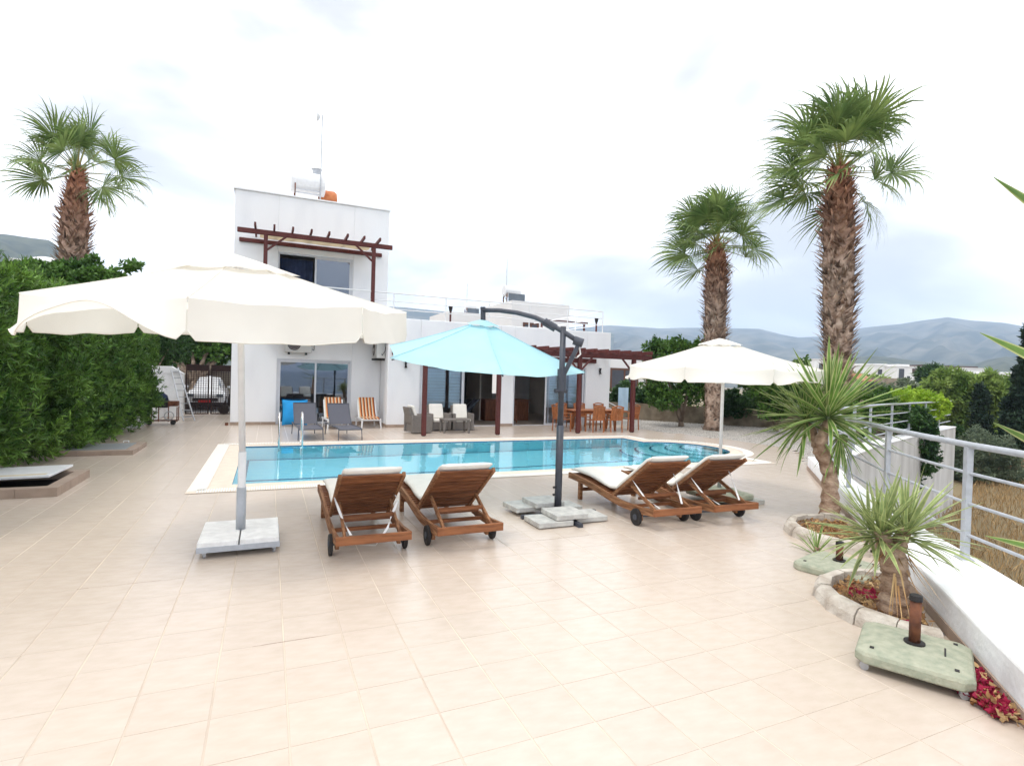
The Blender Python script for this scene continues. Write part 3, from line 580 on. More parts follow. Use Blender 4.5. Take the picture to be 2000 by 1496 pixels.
# ------------------------------------------------------------------ parasols
def canopy(t, cx, cy, n, Rr, phase, hem, apex, tilt, mt, val=None, sag=.03, vent=.24, rib=None, ox=0, oy=0, seed=1):
    rg = random.Random(seed); A = [phase+2*PI*k/n for k in range(n)]; NS = 10; NR = 8
    def zt(x, y): return tilt[0]*x+tilt[1]*y
    def edge(k, u):
        a, b = A[k % n], A[(k+1) % n]; p = Vector((math.cos(a), math.sin(a)))*(1-u)+Vector((math.cos(b), math.sin(b)))*u
        return p*Rr*(1-.035*math.sin(PI*u))
    def surf(k, u, f):
        e = edge(k, u)*f; z = hem+(apex-hem)*(1-f**1.06)-sag*math.sin(PI*u)*f*(1.2-f*.6)*1.6-.03*math.sin(PI*f)+.007*math.sin(u*PI*5+k*2.1)*f*f*math.sin(PI*u)
        return Vector((cx-ox+e.x, cy-oy+e.y, z+zt(e.x, e.y)))
    m = MB()
    for k in range(n): m.grid([[surf(k, u/NS, vent*.75+(1-vent*.75)*f/NR) for u in range(NS+1)] for f in range(NR+1)])
    c = m.build('canopy', mt, t, smooth=True)
    for k in range(n): m = MB(); m.tube([surf(k, 0, f)+Vector((0, 0, .003)) for f in np.linspace(vent*.75, 1, 10)], .0065, 6); m.build('seam', mt, c)
    m = MB()                                         # vent cap
    for k in range(n):
        rows = []
        for f in range(4):
            q = f/3*vent; rows.append([Vector((cx-ox+edge(k, u/NS).x*q, cy-oy+edge(k, u/NS).y*q, surf(k, u/NS, max(q, .01)).z+.035+(.035*math.sin(PI*u/NS)*f/3))) for u in range(NS+1)])
        m.grid(rows)
    m.build('vent_cap', mt, c, smooth=True)
    if val:
        for k in range(n):
            fl = val[1].get(k, rg.uniform(.04, .14)); ln0 = val[0]; rows = []; NU = 24
            ph = rg.uniform(0, 6)
            for s in range(6):
                row = []
                for u in range(NU+1):
                    uu = .004+.992*u/NU; e = edge(k, uu); top = surf(k, uu, 1.0); on = e.normalized()
                    w = math.sin(PI*uu); ang = fl*w*1.15+.10*math.sin(uu*7+ph)*w+.03
                    dcor = min(uu, 1-uu)/.05; ln = ln0*(1-.28*(1-min(1, dcor))**2)*(1-.10*max(0, fl-.5)*0)
                    d = ln*s/5; curve = ang*(.5+.7*s/5)
                    row.append(top+Vector((on.x*math.sin(curve)*d, on.y*math.sin(curve)*d, -math.cos(curve)*d)))
                rows.append(row)
            m = MB(); m.grid(rows); m.tube(rows[-1], .006, 5); m.build('valance', mt, c, smooth=True)
    hub = Vector((cx-ox, cy-oy, apex-.10))
    for k in range(n):
        v = surf(k, 0, .985)-Vector((0, 0, .03)); m = MB(); m.tube([hub, v], .011, 6); m.build('rib', rib or M['white_metal'], t)
    if val:
        for k in range(n):
            v = surf(k, 0, .52)-Vector((0, 0, .03)); m = MB(); m.tube([hub-Vector((0, 0, .55)), v], .009, 6); m.build('strut', rib or M['white_metal'], t)
        m = MB(); m.tube([hub-Vector((0, 0, .6)), hub-Vector((0, 0, .5))], .05, 12); m.build('runner', M['white_metal'], t)
    return c
def caster(t, x, y):
    m = MB(); m.disc((x, y, .026), (1, .3, 0), .026, .02, 14); m.build('caster', M['alu'], t); 
    m = MB(); m.box(x-.018, x+.018, y-.018, y+.018, .04, .066); m.build('caster_bracket', M['alu'], t)
bx_, by_ = -.235, 6.57
t = thing('parasol', 'big cream parasol with deep valance on a white slab base, on the left', 'parasol', (bx_, by_, 0))
canopy(t, -.35, 6.655, 8, 1.84, R(-7), 2.565, 3.10, (.033, .073), M['canopy'], (.325, {5: 1.0, 6: .08, 4: .35, 7: .10, 0: .3}), vent=.36, ox=bx_, oy=by_)
m = MB(); m.tube([(0, 0, .17), (0, 0, 1.0)], .040, 16); m.tube([(-.0, 0, .95), (-.07, .06, 3.1)], .033, 16); m.build('pole', M['white_metal'], t, smooth=True)
m = MB(); m.tube([(0, 0, .15), (0, 0, .62)], .048, 16); m.build('pole_sleeve', M['railpaint'], t, smooth=True)
m = MB(); m.box(-.375, .385, -.43, .42, .066, .085); m.box(-.375, .385, -.43, -.41, .085, .12); m.build('base_tray', M['railpaint'], t)
for x0, x1, y0, y1 in [(-.37, .0, -.42, -.075), (.01, .38, -.42, -.075), (-.37, .0, -.06, .41), (.01, .38, -.06, .41)]:
    m = MB(); m.box(x0, x1-.004, y0, y1, .086, .168+rnd.uniform(-.003, .004)); m.build('slab', M['slabwhite'], t, bevel=.008)
for x in (-.31, .33):
    for y in (-.37, .35): caster(t, x, y)
# cantilever parasol
qx, qy = 3.68, 6.60
t = thing('cantilever_parasol', 'turquoise cantilever parasol hanging from a curved charcoal arm on a post weighed down by slabs', 'parasol', (qx, qy, 0))
canopy(t, 2.95, 7.77, 6, 1.57, R(-41), 2.155, 2.72, (-.0735*.914+.138*.406, .0735*.406+.138*.914), M['aqua'], None, sag=.05, vent=.17, rib=M['darkmetal'], ox=qx, oy=qy)
o3v = Vector((qx, qy, 0)); Pm = lambda x, y, Z: RD(x, y, Z)-o3v
top = Vector((.0, .0, 2.60)); m = MB(); m.tube([(0, 0, .05), (0, 0, 1.25)], .050, 14); m.tube([(0, 0, 1.2), top], .040, 14); m.build('post', M['darkmetal'], t, smooth=True)
hubp = Vector((2.95-qx, 7.77-qy, 2.78)); e = Pm(943, 606, 8.25)
apts = [Pm(1132, 669, 7.45), Pm(1108, 653, 7.5), Pm(1076, 634, 7.56), Pm(1045, 620, 7.75), Pm(1010, 611, 7.95), Pm(975, 606.5, 8.12), Pm(943, 606, 8.27)]
m = MB(); m.tube(apts, .034, 12); m.build('arm', M['darkmetal'], t, smooth=True)
m = MB(); m.tube([apts[-1]+Vector((0, 0, .05)), hubp-Vector((0, 0, .06))], .04, 10); m.build('arm_end', M['darkmetal'], t)
m = MB(); a = apts[0]; m.tube([a+Vector((.04, -.02, -.01)), a+Vector((-.06, .05, .03))], .062, 14); m.build('arm_joint', M['darkmetal'], t)
m = MB(); a = apts[2]; m.tube([a+Vector((.06, -.03, -.05)), a+Vector((-.08, .05, .04))], .056, 12); m.build('post_head', M['darkmetal'], t)
m = MB(); m.bar(apts[0], (0.02, -.01, 1.93), .04, .055); m.build('strut', M['darkmetal'], t)
m = MB(); m.tube([(0, 0, 1.72), (0, 0, 2.02)], .062, 12); m.build('collar', M['darkmetal'], t)
m = MB(); m.tube([(-.1, 0, 1.72), (.08, 0, 1.72)], .03, 8); m.build('crank', M['darkmetal'], t)
for z in (.40, .30): m = MB(); m.tube([(-.085, -.01, z), (.04, 0, z)], .016, 8); m.build('lock_knob', M['black'], t)
m = MB(); a = apts[0]; m.tube([a+Vector((0, 0, -.06)), a+Vector((.02, 0, -.16)), a+Vector((-.03, 0, -.2))], .012, 6); m.build('cord_end', M['strap'], t)
m = MB(); m.box(-.55, .60, -.03, .03, .0, .05); m.box(-.03, .03, -.62, -.033, .0, .05); m.box(-.03, .03, .033, .6, .0, .05); m.build('cross_base', M['darkmetal'], t)
for i, (x0, x1, y0, y1, z, lb) in enumerate([(3.10, 3.55, 6.72, 7.16, .052, 'lower far left concrete slab of the turquoise parasol base'), (3.12, 3.62, 6.06, 6.50, .012, 'lower front left concrete slab with chipped edge at the turquoise parasol base'),
        (3.73, 4.19, 6.14, 6.57, .012, 'lower right concrete slab of the turquoise parasol base'), (3.83, 4.15, 6.72, 7.1, .012, 'lower rear right concrete slab half hidden behind the turquoise parasol post'),
        (3.36, 3.81, 6.64, 7.08, .115, 'upper rear concrete slab right behind the charcoal parasol post'), (3.38, 3.84, 6.07, 6.52, .085, 'upper front concrete slab lying in front of the charcoal parasol post')]):
    m = MB(); w, d = x1-x0, y1-y0; m.box(-w/2, w/2, -d/2, d/2, 0, .066); o = m.build('concrete_slab', M['slab'], None, bevel=.008)
    o.location = ((x0+x1)/2, (y0+y1)/2, z); o.rotation_euler = (0, 0, R([3, 0, -2, 1, 1, 0][i])); tag(o, lb, 'concrete slab', 'slabs weighing down the turquoise parasol')
# right parasol
rx, ry = 6.67, 6.67
t = thing('parasol', 'cream parasol with wavy valance on a green base behind the fourth teak lounger', 'parasol', (rx, ry, 0))
canopy(t, rx-.06, ry+.03, 8, 1.48, R(-152), 2.13, 2.58, (.01, .02), M['canopy'], (.21, {0: .5, 7: .5, 1: .75, 2: .9, 6: .6, 5: .3}), ox=rx, oy=ry, seed=4, sag=.04)
m = MB(); m.tube([(0, 0, .2), (0, 0, 2.5)], .026, 12); m.build('pole', M['cap'], t, smooth=True)
m = MB(); m.tube([(0, 0, .15), (0, 0, .75)], .032, 12); m.build('pole_sleeve', M['alu'], t, smooth=True)
m = MB(); m.prism([(-.40, -.32), (-.32, -.40), (.32, -.40), (.40, -.32), (.40, .32), (.32, .40), (-.32, .40), (-.40, .32)], .075, .15); m.tube([(0, 0, .15), (0, 0, .20), (0, 0, .215)], [.38, .26, .06], 20); m.build('base', M['greenbase'], t, bevel=.02)
m = MB(); m.box(-.225, .225, -.225, .225, 0, .07); o = m.build('concrete_slab', M['slab'], None, bevel=.008); o.location = (6.98, 6.47, 0); tag(o, 'flat concrete slab sticking out beside the fourth teak lounger under the green base', 'concrete slab')
# ------------------------------------------------------------------ teak sun loungers
def teak_lounger(label):
    t = thing('teak_lounger', label, 'sun lounger', (0, 0, 0), 0, 'teak loungers facing the pool')
    def rz(y): 
        K = [(0, .235), (.3, .205), (.7, .20), (1.0, .225), (1.35, .275), (1.7, .31), (1.95, .325), (2.2, .33)]
        for (a, b), (c, d) in zip(K, K[1:]):
            if y <= c: u = max(0, (y-a)/(c-a)); u = u*u*(3-2*u) if 0 else u; return b+(d-b)*u
        return .33
    for sx in (-.355, .355):
        m = MB(); n = 22; top = [(y, rz(y)+.045) for y in np.linspace(0, 2.2, n)]; bot = [(y, rz(y)-.045) for y in np.linspace(0, 2.2, n)]
        vs = [(sx+dx, y, z) for dx in (-.016, .016) for y, z in top+bot[::-1]]; k = 2*n
        m.add(vs, [tuple(range(k)), tuple(range(k, 2*k))[::-1]]+[(i, (i+1) % k, k+(i+1) % k, k+i)[::-1] for i in range(k)]); m.build('side_rail', M['teakworn'], t)
    for sx in (-.32, .32):
        m = MB(); m.box(sx-.025, sx+.025, 1.86, 1.93, 0, .285); m.build('leg', M['teakworn'], t, bevel=.004)
        m = MB(); m.box(sx-.02, sx+.02, .30, .37, .06, .17); m.build('axle_leg', M['teakworn'], t, bevel=.004)
    for sx in (-.385, .385):
        m = MB(); m.disc((sx, .335, .11), (1, 0, 0), .11, .035, 24); w = m.build('wheel', M['black'], t, bevel=.006)
        m = MB(); m.disc((sx, .335, .11), (1, 0, 0), .04, .05, 12); m.build('wheel_hub', M['darkmetal'], w)
    m = MB(); m.tube([(-.37, .335, .11), (.37, .335, .11)], .012); m.build('axle', M['darkmetal'], t)
    m = MB(); m.box(-.375, .375, -.035, -.002, .195, .28); m.build('rear_bar', M['teakx'], t, bevel=.004)
    m = MB(); m.box(-.3, .3, 1.88, 1.91, .13, .18); m.build('front_stretcher', M['teakx'], t)
    m = MB(); m.box(-.338, .338, .52, .55, .18, .22); m.build('stretcher', M['teakx'], t)
    y = 2.17
    while y > 1.02:
        z = rz(y)+.03; z2 = rz(y-.06)+.03; m = MB(); m.bar((-.338, y-.03, (z+z2)/2), (.338, y-.03, (z+z2)/2), .055, .016, (0, (z-z2)*-14, 1)); m.build('seat_slat', M['teakx'], t); y -= .075
    A, B = Vector((0, .98, .255)), Vector((0, .17, .84)); dv = (B-A).normalized(); nv = Vector((0, dv.z, -dv.y)) if 0 else Vector((0, -dv.z, dv.y))
    for sx in (-.325, .325):
        m = MB(); X = Vector((sx, 0, 0)); m.bar(A+X, B+X, .035, .05, (0, -dv.z, dv.y)); m.build('backrest_stile', M['teakworn'], t, bevel=.004)
    Lb = (B-A).length; k = 11; st = Lb/k
    for i in range(k):
        c = A+dv*(st*(i+.5)); h = .064 if i < k-1 else .08
        m = MB(); m.bar(c-Vector((.306, 0, 0)), c+Vector((.306, 0, 0)), h, .018, (0, -dv.z, dv.y)); m.build('backrest_slat', M['teakx'], t, bevel=.003)
    for sx in (-.275, .275):
        m = MB(); a = A+dv*.42-Vector((0, .03, .03)); m.bar(a+Vector((sx, 0, 0)), (sx, .05, .225), .028, .045); m.build('prop_arm', M['teakworn'], t, bevel=.003)
    m = MB(); m.box(-.26, .26, .33, .36, .355, .40); m.build('prop_bar', M['teakx'], t, bevel=.003)
    m = MB(); m.box(-.26, .26, .45, .48, .30, .335); m.build('prop_bar', M['teakx'], t, bevel=.003)
    return t
def lounger_cushion(label, seed, top=-.03):
    rg = random.Random(seed); prof = []
    for y in np.linspace(2.24, 1.10, 9): prof.append(Vector((0, y, .39-.085*max(0, (1.75-y)/.75)**1.0+.004*math.sin(y*9))))
    A, B = Vector((0, .95, .32)), Vector((0, .13, .90))
    for u in np.linspace(.03, 1+top*.6, 9): prof.append(A+(B-A)*u)
    W_ = .30; rows = []
    for i, p in enumerate(prof):
        d = (prof[min(i+1, len(prof)-1)]-prof[max(i-1, 0)]).normalized(); nv = Vector((0, d.z, -d.y)); nv = nv if nv.z > 0 else -nv
        th = .040 if 0 < i < len(prof)-1 else .02; ring = []
        for q in range(20):
            a = 2*PI*q/20; cx = math.copysign(abs(math.cos(a))**.35, math.cos(a))*W_; cz = math.copysign(abs(math.sin(a))**.6, math.sin(a))*th
            ring.append(Vector((cx+.004*math.sin(i*2+q), 0, 0))+p+nv*(cz+th+rg.uniform(-.003, .003)))
        rows.append(ring)
    m = MB(); vs = [v for r_ in rows for v in r_]; k = 20
    fs = [(i*k+j, i*k+(j+1) % k, (i+1)*k+(j+1) % k, (i+1)*k+j) for i in range(len(rows)-1) for j in range(k)]
    fs += [tuple(range(k)), tuple((len(rows)-1)*k+j for j in range(k))]
    m.add(vs, fs); c = m.build('lounger_cushion', M['cushion'], None, smooth=True); tag(c, label, 'cushion', 'cream cushions on the teak loungers')
    return c
def ribbon(pts, w, parent):
    m = MB(); P = [Vector(p) for p in pts]; Q = [P[0]]
    for a, b in zip(P, P[1:]): Q += [a+(b-a)*u/4 for u in range(1, 5)]
    m.grid([[p+Vector((-w/2*math.cos(i*.5), w/2*math.sin(i*.5)*.6, 0)), p+Vector((w/2*math.cos(i*.5), -w/2*math.sin(i*.5)*.6, 0))] for i, p in enumerate(Q)]); return m.build('tie_ribbon', M['strap'], parent)
LPOS = [(1.01, 5.56, 0), (2.04, 5.58, 0), (4.82, 5.52, -1.0), (5.77, 5.47, -2)]
LLAB = ['leftmost teak lounger in front of the pool, seen from behind', 'second teak lounger from the left, between the first one and the turquoise parasol base',
        'third teak lounger, its long curved side rail beside the concrete slabs', 'rightmost teak lounger beside the green parasol base']
CLAB = ['cream cushion on the leftmost teak lounger', 'cream cushion on the second teak lounger from the left', 'cream cushion on the third teak lounger right of the concrete slabs', 'cream cushion on the rightmost teak lounger, thickest over the headrest']
L0 = teak_lounger(LLAB[0])
for i, (x, y, a) in enumerate(LPOS):
    if i == 0: L0.location = (x, y, 0)
    else: copy_tree(L0, (x, y, 0), R(a), LLAB[i])
    c = lounger_cushion(CLAB[i], i); c.location = (x, y, 0); c.rotation_euler = (0, 0, R(a))
    if i in (0, 2, 3):
        ribbon([(-.31, .62, .56), (-.34, .50, .56), (-.27, .32, .36), (-.22, .06, .27)], .028, c)
        if i: ribbon([(.31, .5, .68), (.30, .40, .55), (.16, .10, .30)], .03, c)
    if i == 0:
        ribbon([(.31, .62, .56), (.33, .45, .50), (.24, .35, .36), (.15, .1, .30), (.02, .02, .155), (-.12, .02, .17)], .03, c)
# ------------------------------------------------------------------ grey sling loungers, striped loungers, blue cushion
def sling(label):
    t = thing('sling_lounger', label, 'sun lounger', (0, 0, 0), 0, 'grey sling loungers at the far pool edge')
    m = MB(); P = [(0, .30), (.15, .335), (.7, .33), (1.15, .33)]; B = [(1.18, .35), (1.42, .62), (1.62, .93)]
    m.grid([[(x, y, z-.015*(1-abs(x)/.3)) for x in (-.3, -.15, 0, .15, .3)] for y, z in P]); m.build('seat', M['sling'], t, smooth=True)
    m = MB(); m.grid([[(x, y, z) for x in (-.3, -.15, 0, .15, .3)] for y, z in B]); m.build('backrest', M['sling'], t, smooth=True)
    for sx in (-.31, .31):
        m = MB(); m.tube([(sx, y, z) for y, z in P+[(1.9, .33)]], .015); m.build('side_rail', M['darkmetal'], t)
        m = MB(); m.tube([(sx, y, z) for y, z in B], .013); m.build('back_rail', M['darkmetal'], t)
        for y in (.04, 1.75): m = MB(); m.tube([(sx, y, .32), (sx*1.04, y-.03 if y < 1 else y+.03, 0)], .013); m.build('leg', M['darkmetal'], t)
    for y, z in ((0, .3), (1.62, .93), (1.9, .33)): m = MB(); m.tube([(-.31, y, z), (.31, y, z)], .013); m.build('crossbar', M['darkmetal'], t)
    return t
s0 = sling('left grey sling lounger behind the pool ladder'); pa = (G(581, 861)+G(632.5, 860))/2; pb_ = (G(660, 861)+G(708.5, 860))/2
s0.location = pa; s0.rotation_euler = (0, 0, R(3)); copy_tree(s0, pb_, R(6), 'right grey sling lounger in front of the striped chairs')
def striped(label):
    t = thing('striped_lounger', label, 'sun lounger', (0, 0, 0), 0, 'white plastic loungers with striped pads')
    for sx in (-.30, .30):
        m = MB(); m.bar((sx, .02, .30), (sx, 1.3, .30), .05, .06); m.build('side_rail', M['white_metal'], t, bevel=.01)
        for y in (.06, 1.1): m = MB(); m.tube([(sx, y, .28), (sx*1.08, y-.03, 0)], [.035, .022], 8); m.build('leg', M['white_metal'], t)
        m = MB(); m.bar((sx, .72, .3), (sx, 1.06, .92), .04, .04); m.build('back_rail', M['white_metal'], t)
    m = MB(); m.tube([(-.3, .02, .30), (.3, .02, .30)], .025); m.build('crossbar', M['white_metal'], t)
    n = 15; prof = [(.0, .34), (.2, .37), (.45, .36), (.68, .35), (.80, .50), (.95, .76), (1.09, 1.0)]
    for i in range(n):
        x0 = -.28+.56*i/n; x1 = x0+.56/n; m = MB()
        m.grid([[(x0, y, z), (((x0+x1)/2), y, z+.012), (x1, y, z)] for y, z in prof]); m.grid([[(x1, y, z-.05), (x0, y, z-.05)] for y, z in prof]); m.add([(x, .0, z) for x in (x0, x1) for z in (.29, .34)], [(0, 2, 3, 1)])
        m.add([(x, 1.09, z) for x in (x0, x1) for z in (.95, 1.0)], [(0, 2, 3, 1)])
        m.build('pad_stripe', M[['stripe_w', 'stripe_o', 'stripe_b'][i % 3] if i % 3 else 'stripe_w'], t, smooth=False)
    return t
s1 = striped('left striped lounger, partly hidden behind a grey sling lounger'); s1.location = (2.12, 18.6, 0); s1.rotation_euler = (0, 0, R(4))
copy_tree(s1, (3.22, 18.75, 0), R(2), 'right striped lounger standing alone by the wall corner')
m = MB(); NN = 18; rows = []
for i in range(NN+1):
    row = []
    for j in range(NN+1):
        u, v = i/NN*2-1, j/NN*2-1; k = (max(0, 1-abs(u)**2.6)*max(0, 1-abs(v)**2.6))**.5
        row.append((u, v, k))
    rows.append(row)
def pil(s): return [[(u*.41*(1-.07*(1-v*v)), s*k*.17*(1-.25*v)-.03*v, .44+v*.44*(1-.09*(1-u*u))+.01*math.sin(u*9)*k) for u, v, k in r_] for r_ in rows]
m.grid(pil(-1)); m.grid(pil(1)); o = m.build('floor_cushion', M['bluecloth'], None, smooth=True); o.location = (.86, 19.95, .02); o.rotation_euler = (R(-8), 0, R(3))
tag(o, 'large bright blue floor cushion leaning against the left sliding door', 'cushion')
# ------------------------------------------------------------------ wicker set
def wicker(label):
    t = thing('wicker_armchair', label, 'armchair', (0, 0, 0), 0, 'grey wicker armchairs round the low table')
    m = MB()                                          # seat faces -y
    m.box(-.27, .27, -.32, .28, .05, .30); m.build('seat_base', M['wicker'], t, bevel=.015)
    for s in (-1, 1): m = MB(); m.prism([(s*.272, -.35), (s*.37, -.35), (s*.37, .33), (s*.272, .33)][::s], .03, .585); m.build('arm', M['wicker'], t, bevel=.02)
    m = MB(); a = [(-.272, .20, .30), (.272, .20, .30), (.272, .30, .30), (-.272, .30, .30), (-.29, .33, .83), (.29, .33, .83), (.29, .42, .83), (-.29, .42, .83)]
    m.add(a, [(0, 3, 2, 1), (4, 5, 6, 7), (0, 1, 5, 4), (1, 2, 6, 5), (2, 3, 7, 6), (3, 0, 4, 7)]); m.build('backrest', M['wicker'], t, bevel=.02)
    return t
def pads(label):
    m = MB(); m.box(-.262, .262, -.345, .19, .305, .40); a = [(-.255, .06, .405), (.255, .06, .405), (.255, .18, .405), (-.255, .18, .405), (-.24, .20, .88), (.24, .20, .88), (.24, .30, .88), (-.24, .30, .88)]
    m.add(a, [(0, 3, 2, 1), (4, 5, 6, 7), (0, 1, 5, 4), (1, 2, 6, 5), (2, 3, 7, 6), (3, 0, 4, 7)]); c = m.build('armchair_cushion', M['cushion'], None, bevel=.035)
    return tag(c, label, 'cushion', 'cream pads on the wicker armchairs')
w0 = wicker('left grey wicker armchair turned side on, beside the first pergola post')
for i, (x, y, a, l1, l2) in enumerate([(4.42, 17.30, 98, '', 'cream pad on the side-on left wicker armchair'), (5.28, 17.98, 4, 'middle grey wicker armchair behind the first pergola post', 'cream pad on the middle wicker armchair'), (6.12, 18.0, -3, 'right grey wicker armchair beside the open doorway', 'cream pad on the right wicker armchair by the doorway')]):
    if i == 0: w0.location = (x, y, 0); w0.rotation_euler = (0, 0, R(a))
    else: copy_tree(w0, (x, y, 0), R(a), l1)
    c = pads(l2); c.location = (x, y, 0); c.rotation_euler = (0, 0, R(a))
t = thing('coffee_table', 'low grey wicker coffee table in front of the armchairs', 'table', (5.62, 17.15, 0))
m = MB(); m.box(-.45, .45, -.26, .26, .40, .46); m.build('table_top', M['wicker'], t, bevel=.01)
for x in (-.40, .40):
    for y in (-.21, .21): m = MB(); m.tube([(x*1.04, y*1.04, 0), (x, y, .40)], [.03, .055], 4); m.build('leg', M['wicker'], t)
# ------------------------------------------------------------------ dining set
t = thing('dining_table', 'long teak dining table under the right bays of the pergola', 'table', (11.15, 17.45, 0))
for i in range(7): m = MB(); m.box(-1.15, 1.15, -.45+i*.13, -.45+i*.13+.122, .72, .75); m.build('top_plank', M['chairwood'], t)
m = MB(); m.box(-1.0, 1.0, -.32, -.29, .63, .718); m.box(-1.0, 1.0, .29, .32, .63, .718); m.build('apron', M['chairwood'], t)
for x in (-.75, .75):
    for y in (-.2, .2): m = MB(); m.bar((x, y*1.5, 0), (x, y, .63), .07, .07); m.build('leg', M['chairwood'], t)
def dchair(label):
    t = thing('dining_chair', label, 'chair', (0, 0, 0), 0, 'teak chairs round the dining table')   # faces +y
    for x in (-.23, .23):
        m = MB(); m.bar((x, .22, 0), (x, .21, .62), .04, .04); m.build('leg', M['chairwood'], t)
        m = MB(); m.tube([(x, -.24, 0), (x, -.21, .44), (x, -.29, .92)], .022, 6); m.build('back_post', M['chairwood'], t)
        m = MB(); m.tube([(x*1.05, .26, .63), (x*1.1, 0, .66), (x*1.05, -.22, .64)], .022, 6); m.build('armrest', M['chairwood'], t)
    for i in range(7): m = MB(); m.bar((-.19+i*.0633, -.212, .47), (-.19+i*.0633, -.283, .875), .052, .014, (0, 1, 0)); m.build('back_slat', M['chairwood'], t)
    m = MB(); m.tube([(-.245, -.285, .88), (-.12, -.297, .925), (0, -.30, .94), (.12, -.297, .925), (.245, -.285, .88)], .026, 6); m.build('top_rail', M['chairwood'], t)
    m = MB(); m.box(-.21, .21, -.235, -.205, .43, .48); m.build('lower_rail', M['chairwood'], t)
    for i in range(6): m = MB(); m.box(-.24, .24, -.2+i*.075, -.2+i*.075+.065, .42, .44); m.build('seat_slat', M['chairwood'], t)
    return t
chs = [(10.72, 16.72, 3, 'near dining chair with its back to the pool, just right of the third pergola post'), (11.48, 16.66, -3, 'near dining chair with its back to the pool, left of the last pergola post'),
       (9.62, 17.15, -82, 'dining chair at the left head of the table, seen side on'), (12.72, 17.35, 84, 'dining chair at the right head of the table, beside the last pergola post'),
       (10.35, 18.25, 180, 'leftmost of the three dining chairs on the far side of the table'), (11.15, 18.28, 176, 'middle dining chair on the far side of the table'), (12.05, 18.25, 183, 'rightmost of the three dining chairs on the far side of the table')]
c0 = dchair(chs[0][3])
for i, (x, y, a, l) in enumerate(chs):
    if i == 0: c0.location = (x, y, 0); c0.rotation_euler = (0, 0, R(a))
    else: copy_tree(c0, (x, y, 0), R(a), l)
# ------------------------------------------------------------------ manhole curbs
def hatch(x0, x1, y0, y1, h, label, openlid):
    t = thing('access_hatch', label, 'hatch', ((x0+x1)/2, (y0+y1)/2, 0), 0, 'raised tiled hatches along the hedge'); a, b = (x1-x0)/2, (y1-y0)/2; w = .17
    def bd(n_, x0, x1, y0, y1, nx, ny, z0=0, z1=h):
        for i in range(nx):
            for j in range(ny):
                m = MB(); g = .002; dx, dy = (x1-x0)/nx, (y1-y0)/ny
                m.box(x0+i*dx+g, x0+(i+1)*dx-g, y0+j*dy+g, y0+(j+1)*dy-g, z0, z1); m.build('tile', M['skirt'] , t, bevel=.002)
    bd('', -a, a, -b, -b+w, max(3, int(a*5)), 1); bd('', -a, a, b-w, b, max(3, int(a*5)), 1); bd('', -a, -a+w, -b+w, b-w, 1, 3); bd('', a-w, a, -b+w, b-w, 1, 3)
    m = MB(); m.box(-a+w, a-w, -b+w, b-w, .002, .01); m.build('shaft', M['black'], t)
    if openlid:
        o = MB(); o.box(0, 2*(a-w)-.03, 0, 2*(b-w)-.03, 0, .035); l = o.build('lid', M['white_metal'], t, bevel=.006); l.location = (-a+w-.04, -b+w+.30, h+.045); l.rotation_euler = (R(-1.2), R(-1), R(1))
        l2 = MB(); l2.box(.05, 2*(a-w)-.1, .1, .22, .036, .038); l2.build('rust_patch', M['stripe_w'], l)
    else:
        o = MB(); o.box(-a+w+.003, a-w-.003, -b+w+.003, b-w-.003, h-.02, h+.006); l = o.build('lid', M['alu'], t, bevel=.003)
    for x in (-.25, .3): o = MB(); o.tube([(x, b-w-.08, h+.03), (x, b-w-.06, h+.06), (x+.1, b-w-.06, h+.06), (x+.1, b-w-.08, h+.03)], .008, 6); o.build('lid_handle', M['white_metal'], t)
hatch(-4.0, -2.58, 13.85, 15.3, .10, 'far raised tiled hatch with a closed grey lid at the foot of the hedge', False)
hatch(-4.15, -2.70, 9.72, 11.28, .13, 'near raised tiled hatch with its white metal lid propped open', True)
# ------------------------------------------------------------------ hedge (oleander shrubs)
hz_ = [(-4.75, 8.2, 3.5, 1.0), (-4.65, 9.9, 3.4, 1.05), (-4.6, 11.6, 3.35, 1.05), (-4.45, 13.3, 3.3, 1.05), (-4.3, 15.0, 3.2, 1.1), (-4.2, 16.8, 3.1, 1.05), (-4.1, 18.6, 3.05, 1.0), (-4.05, 20.4, 3.0, .9)]
hl = ['first, partly cut by the left edge of the photo', 'second from the left edge, behind the open hatch', 'third from the left edge, under the parasol tip', 'fourth from the left edge, bulging above the closed hatch', 'fifth from the left edge, beside the closed hatch', 'sixth from the left edge, under the parasol seam', 'seventh from the left edge, beside the barbecue', 'last and farthest, behind the barbecue']
for i, (x, y, h, rxx) in enumerate(hz_):
    t = thing('oleander_shrub', 'oleander of the tall hedge, '+hl[i], 'shrub', (x, y, 0), 0, 'oleanders forming the tall hedge')
    rg = random.Random(40+i); bl = [(0, 0, h*.52, rxx, 1.05, h*.50), (.1, -.3, h*.25, rxx*.92, .9, h*.27), (.1, .4, h*.28, rxx*.9, .9, h*.28), (0, 0, h*.8, rxx*.8, .85, h*.26)]
    bl += [(rg.uniform(.40, .66)*rxx, rg.uniform(-.9, .9), rg.uniform(.15, .9)*h, .30, .30, .55) for _ in range(11)]
    bl += [(rg.uniform(-.3, .5), rg.uniform(-.7, .7), h+rg.uniform(-.15, .12), .16, .16, .38) for _ in range(9)]
    n = int(26000 if i < 5 else 17000)
    foliage('foliage', bl, n, .135, .014 if i < 4 else .017, M['oleander'], t, 100+i, upb=.6, jit=.55, inner=.62, tuft=10)
    m = MB()
    for q in range(6): a = rg.uniform(0, 6.3); m.tube([(.15*math.cos(a), .15*math.sin(a), 0), (.35*math.cos(a), .35*math.sin(a), h*.4), (.6*math.cos(a), .6*math.sin(a), h*.85)], [.04, .03, .015], 6)
    m.build('stem', M['bark'], t)
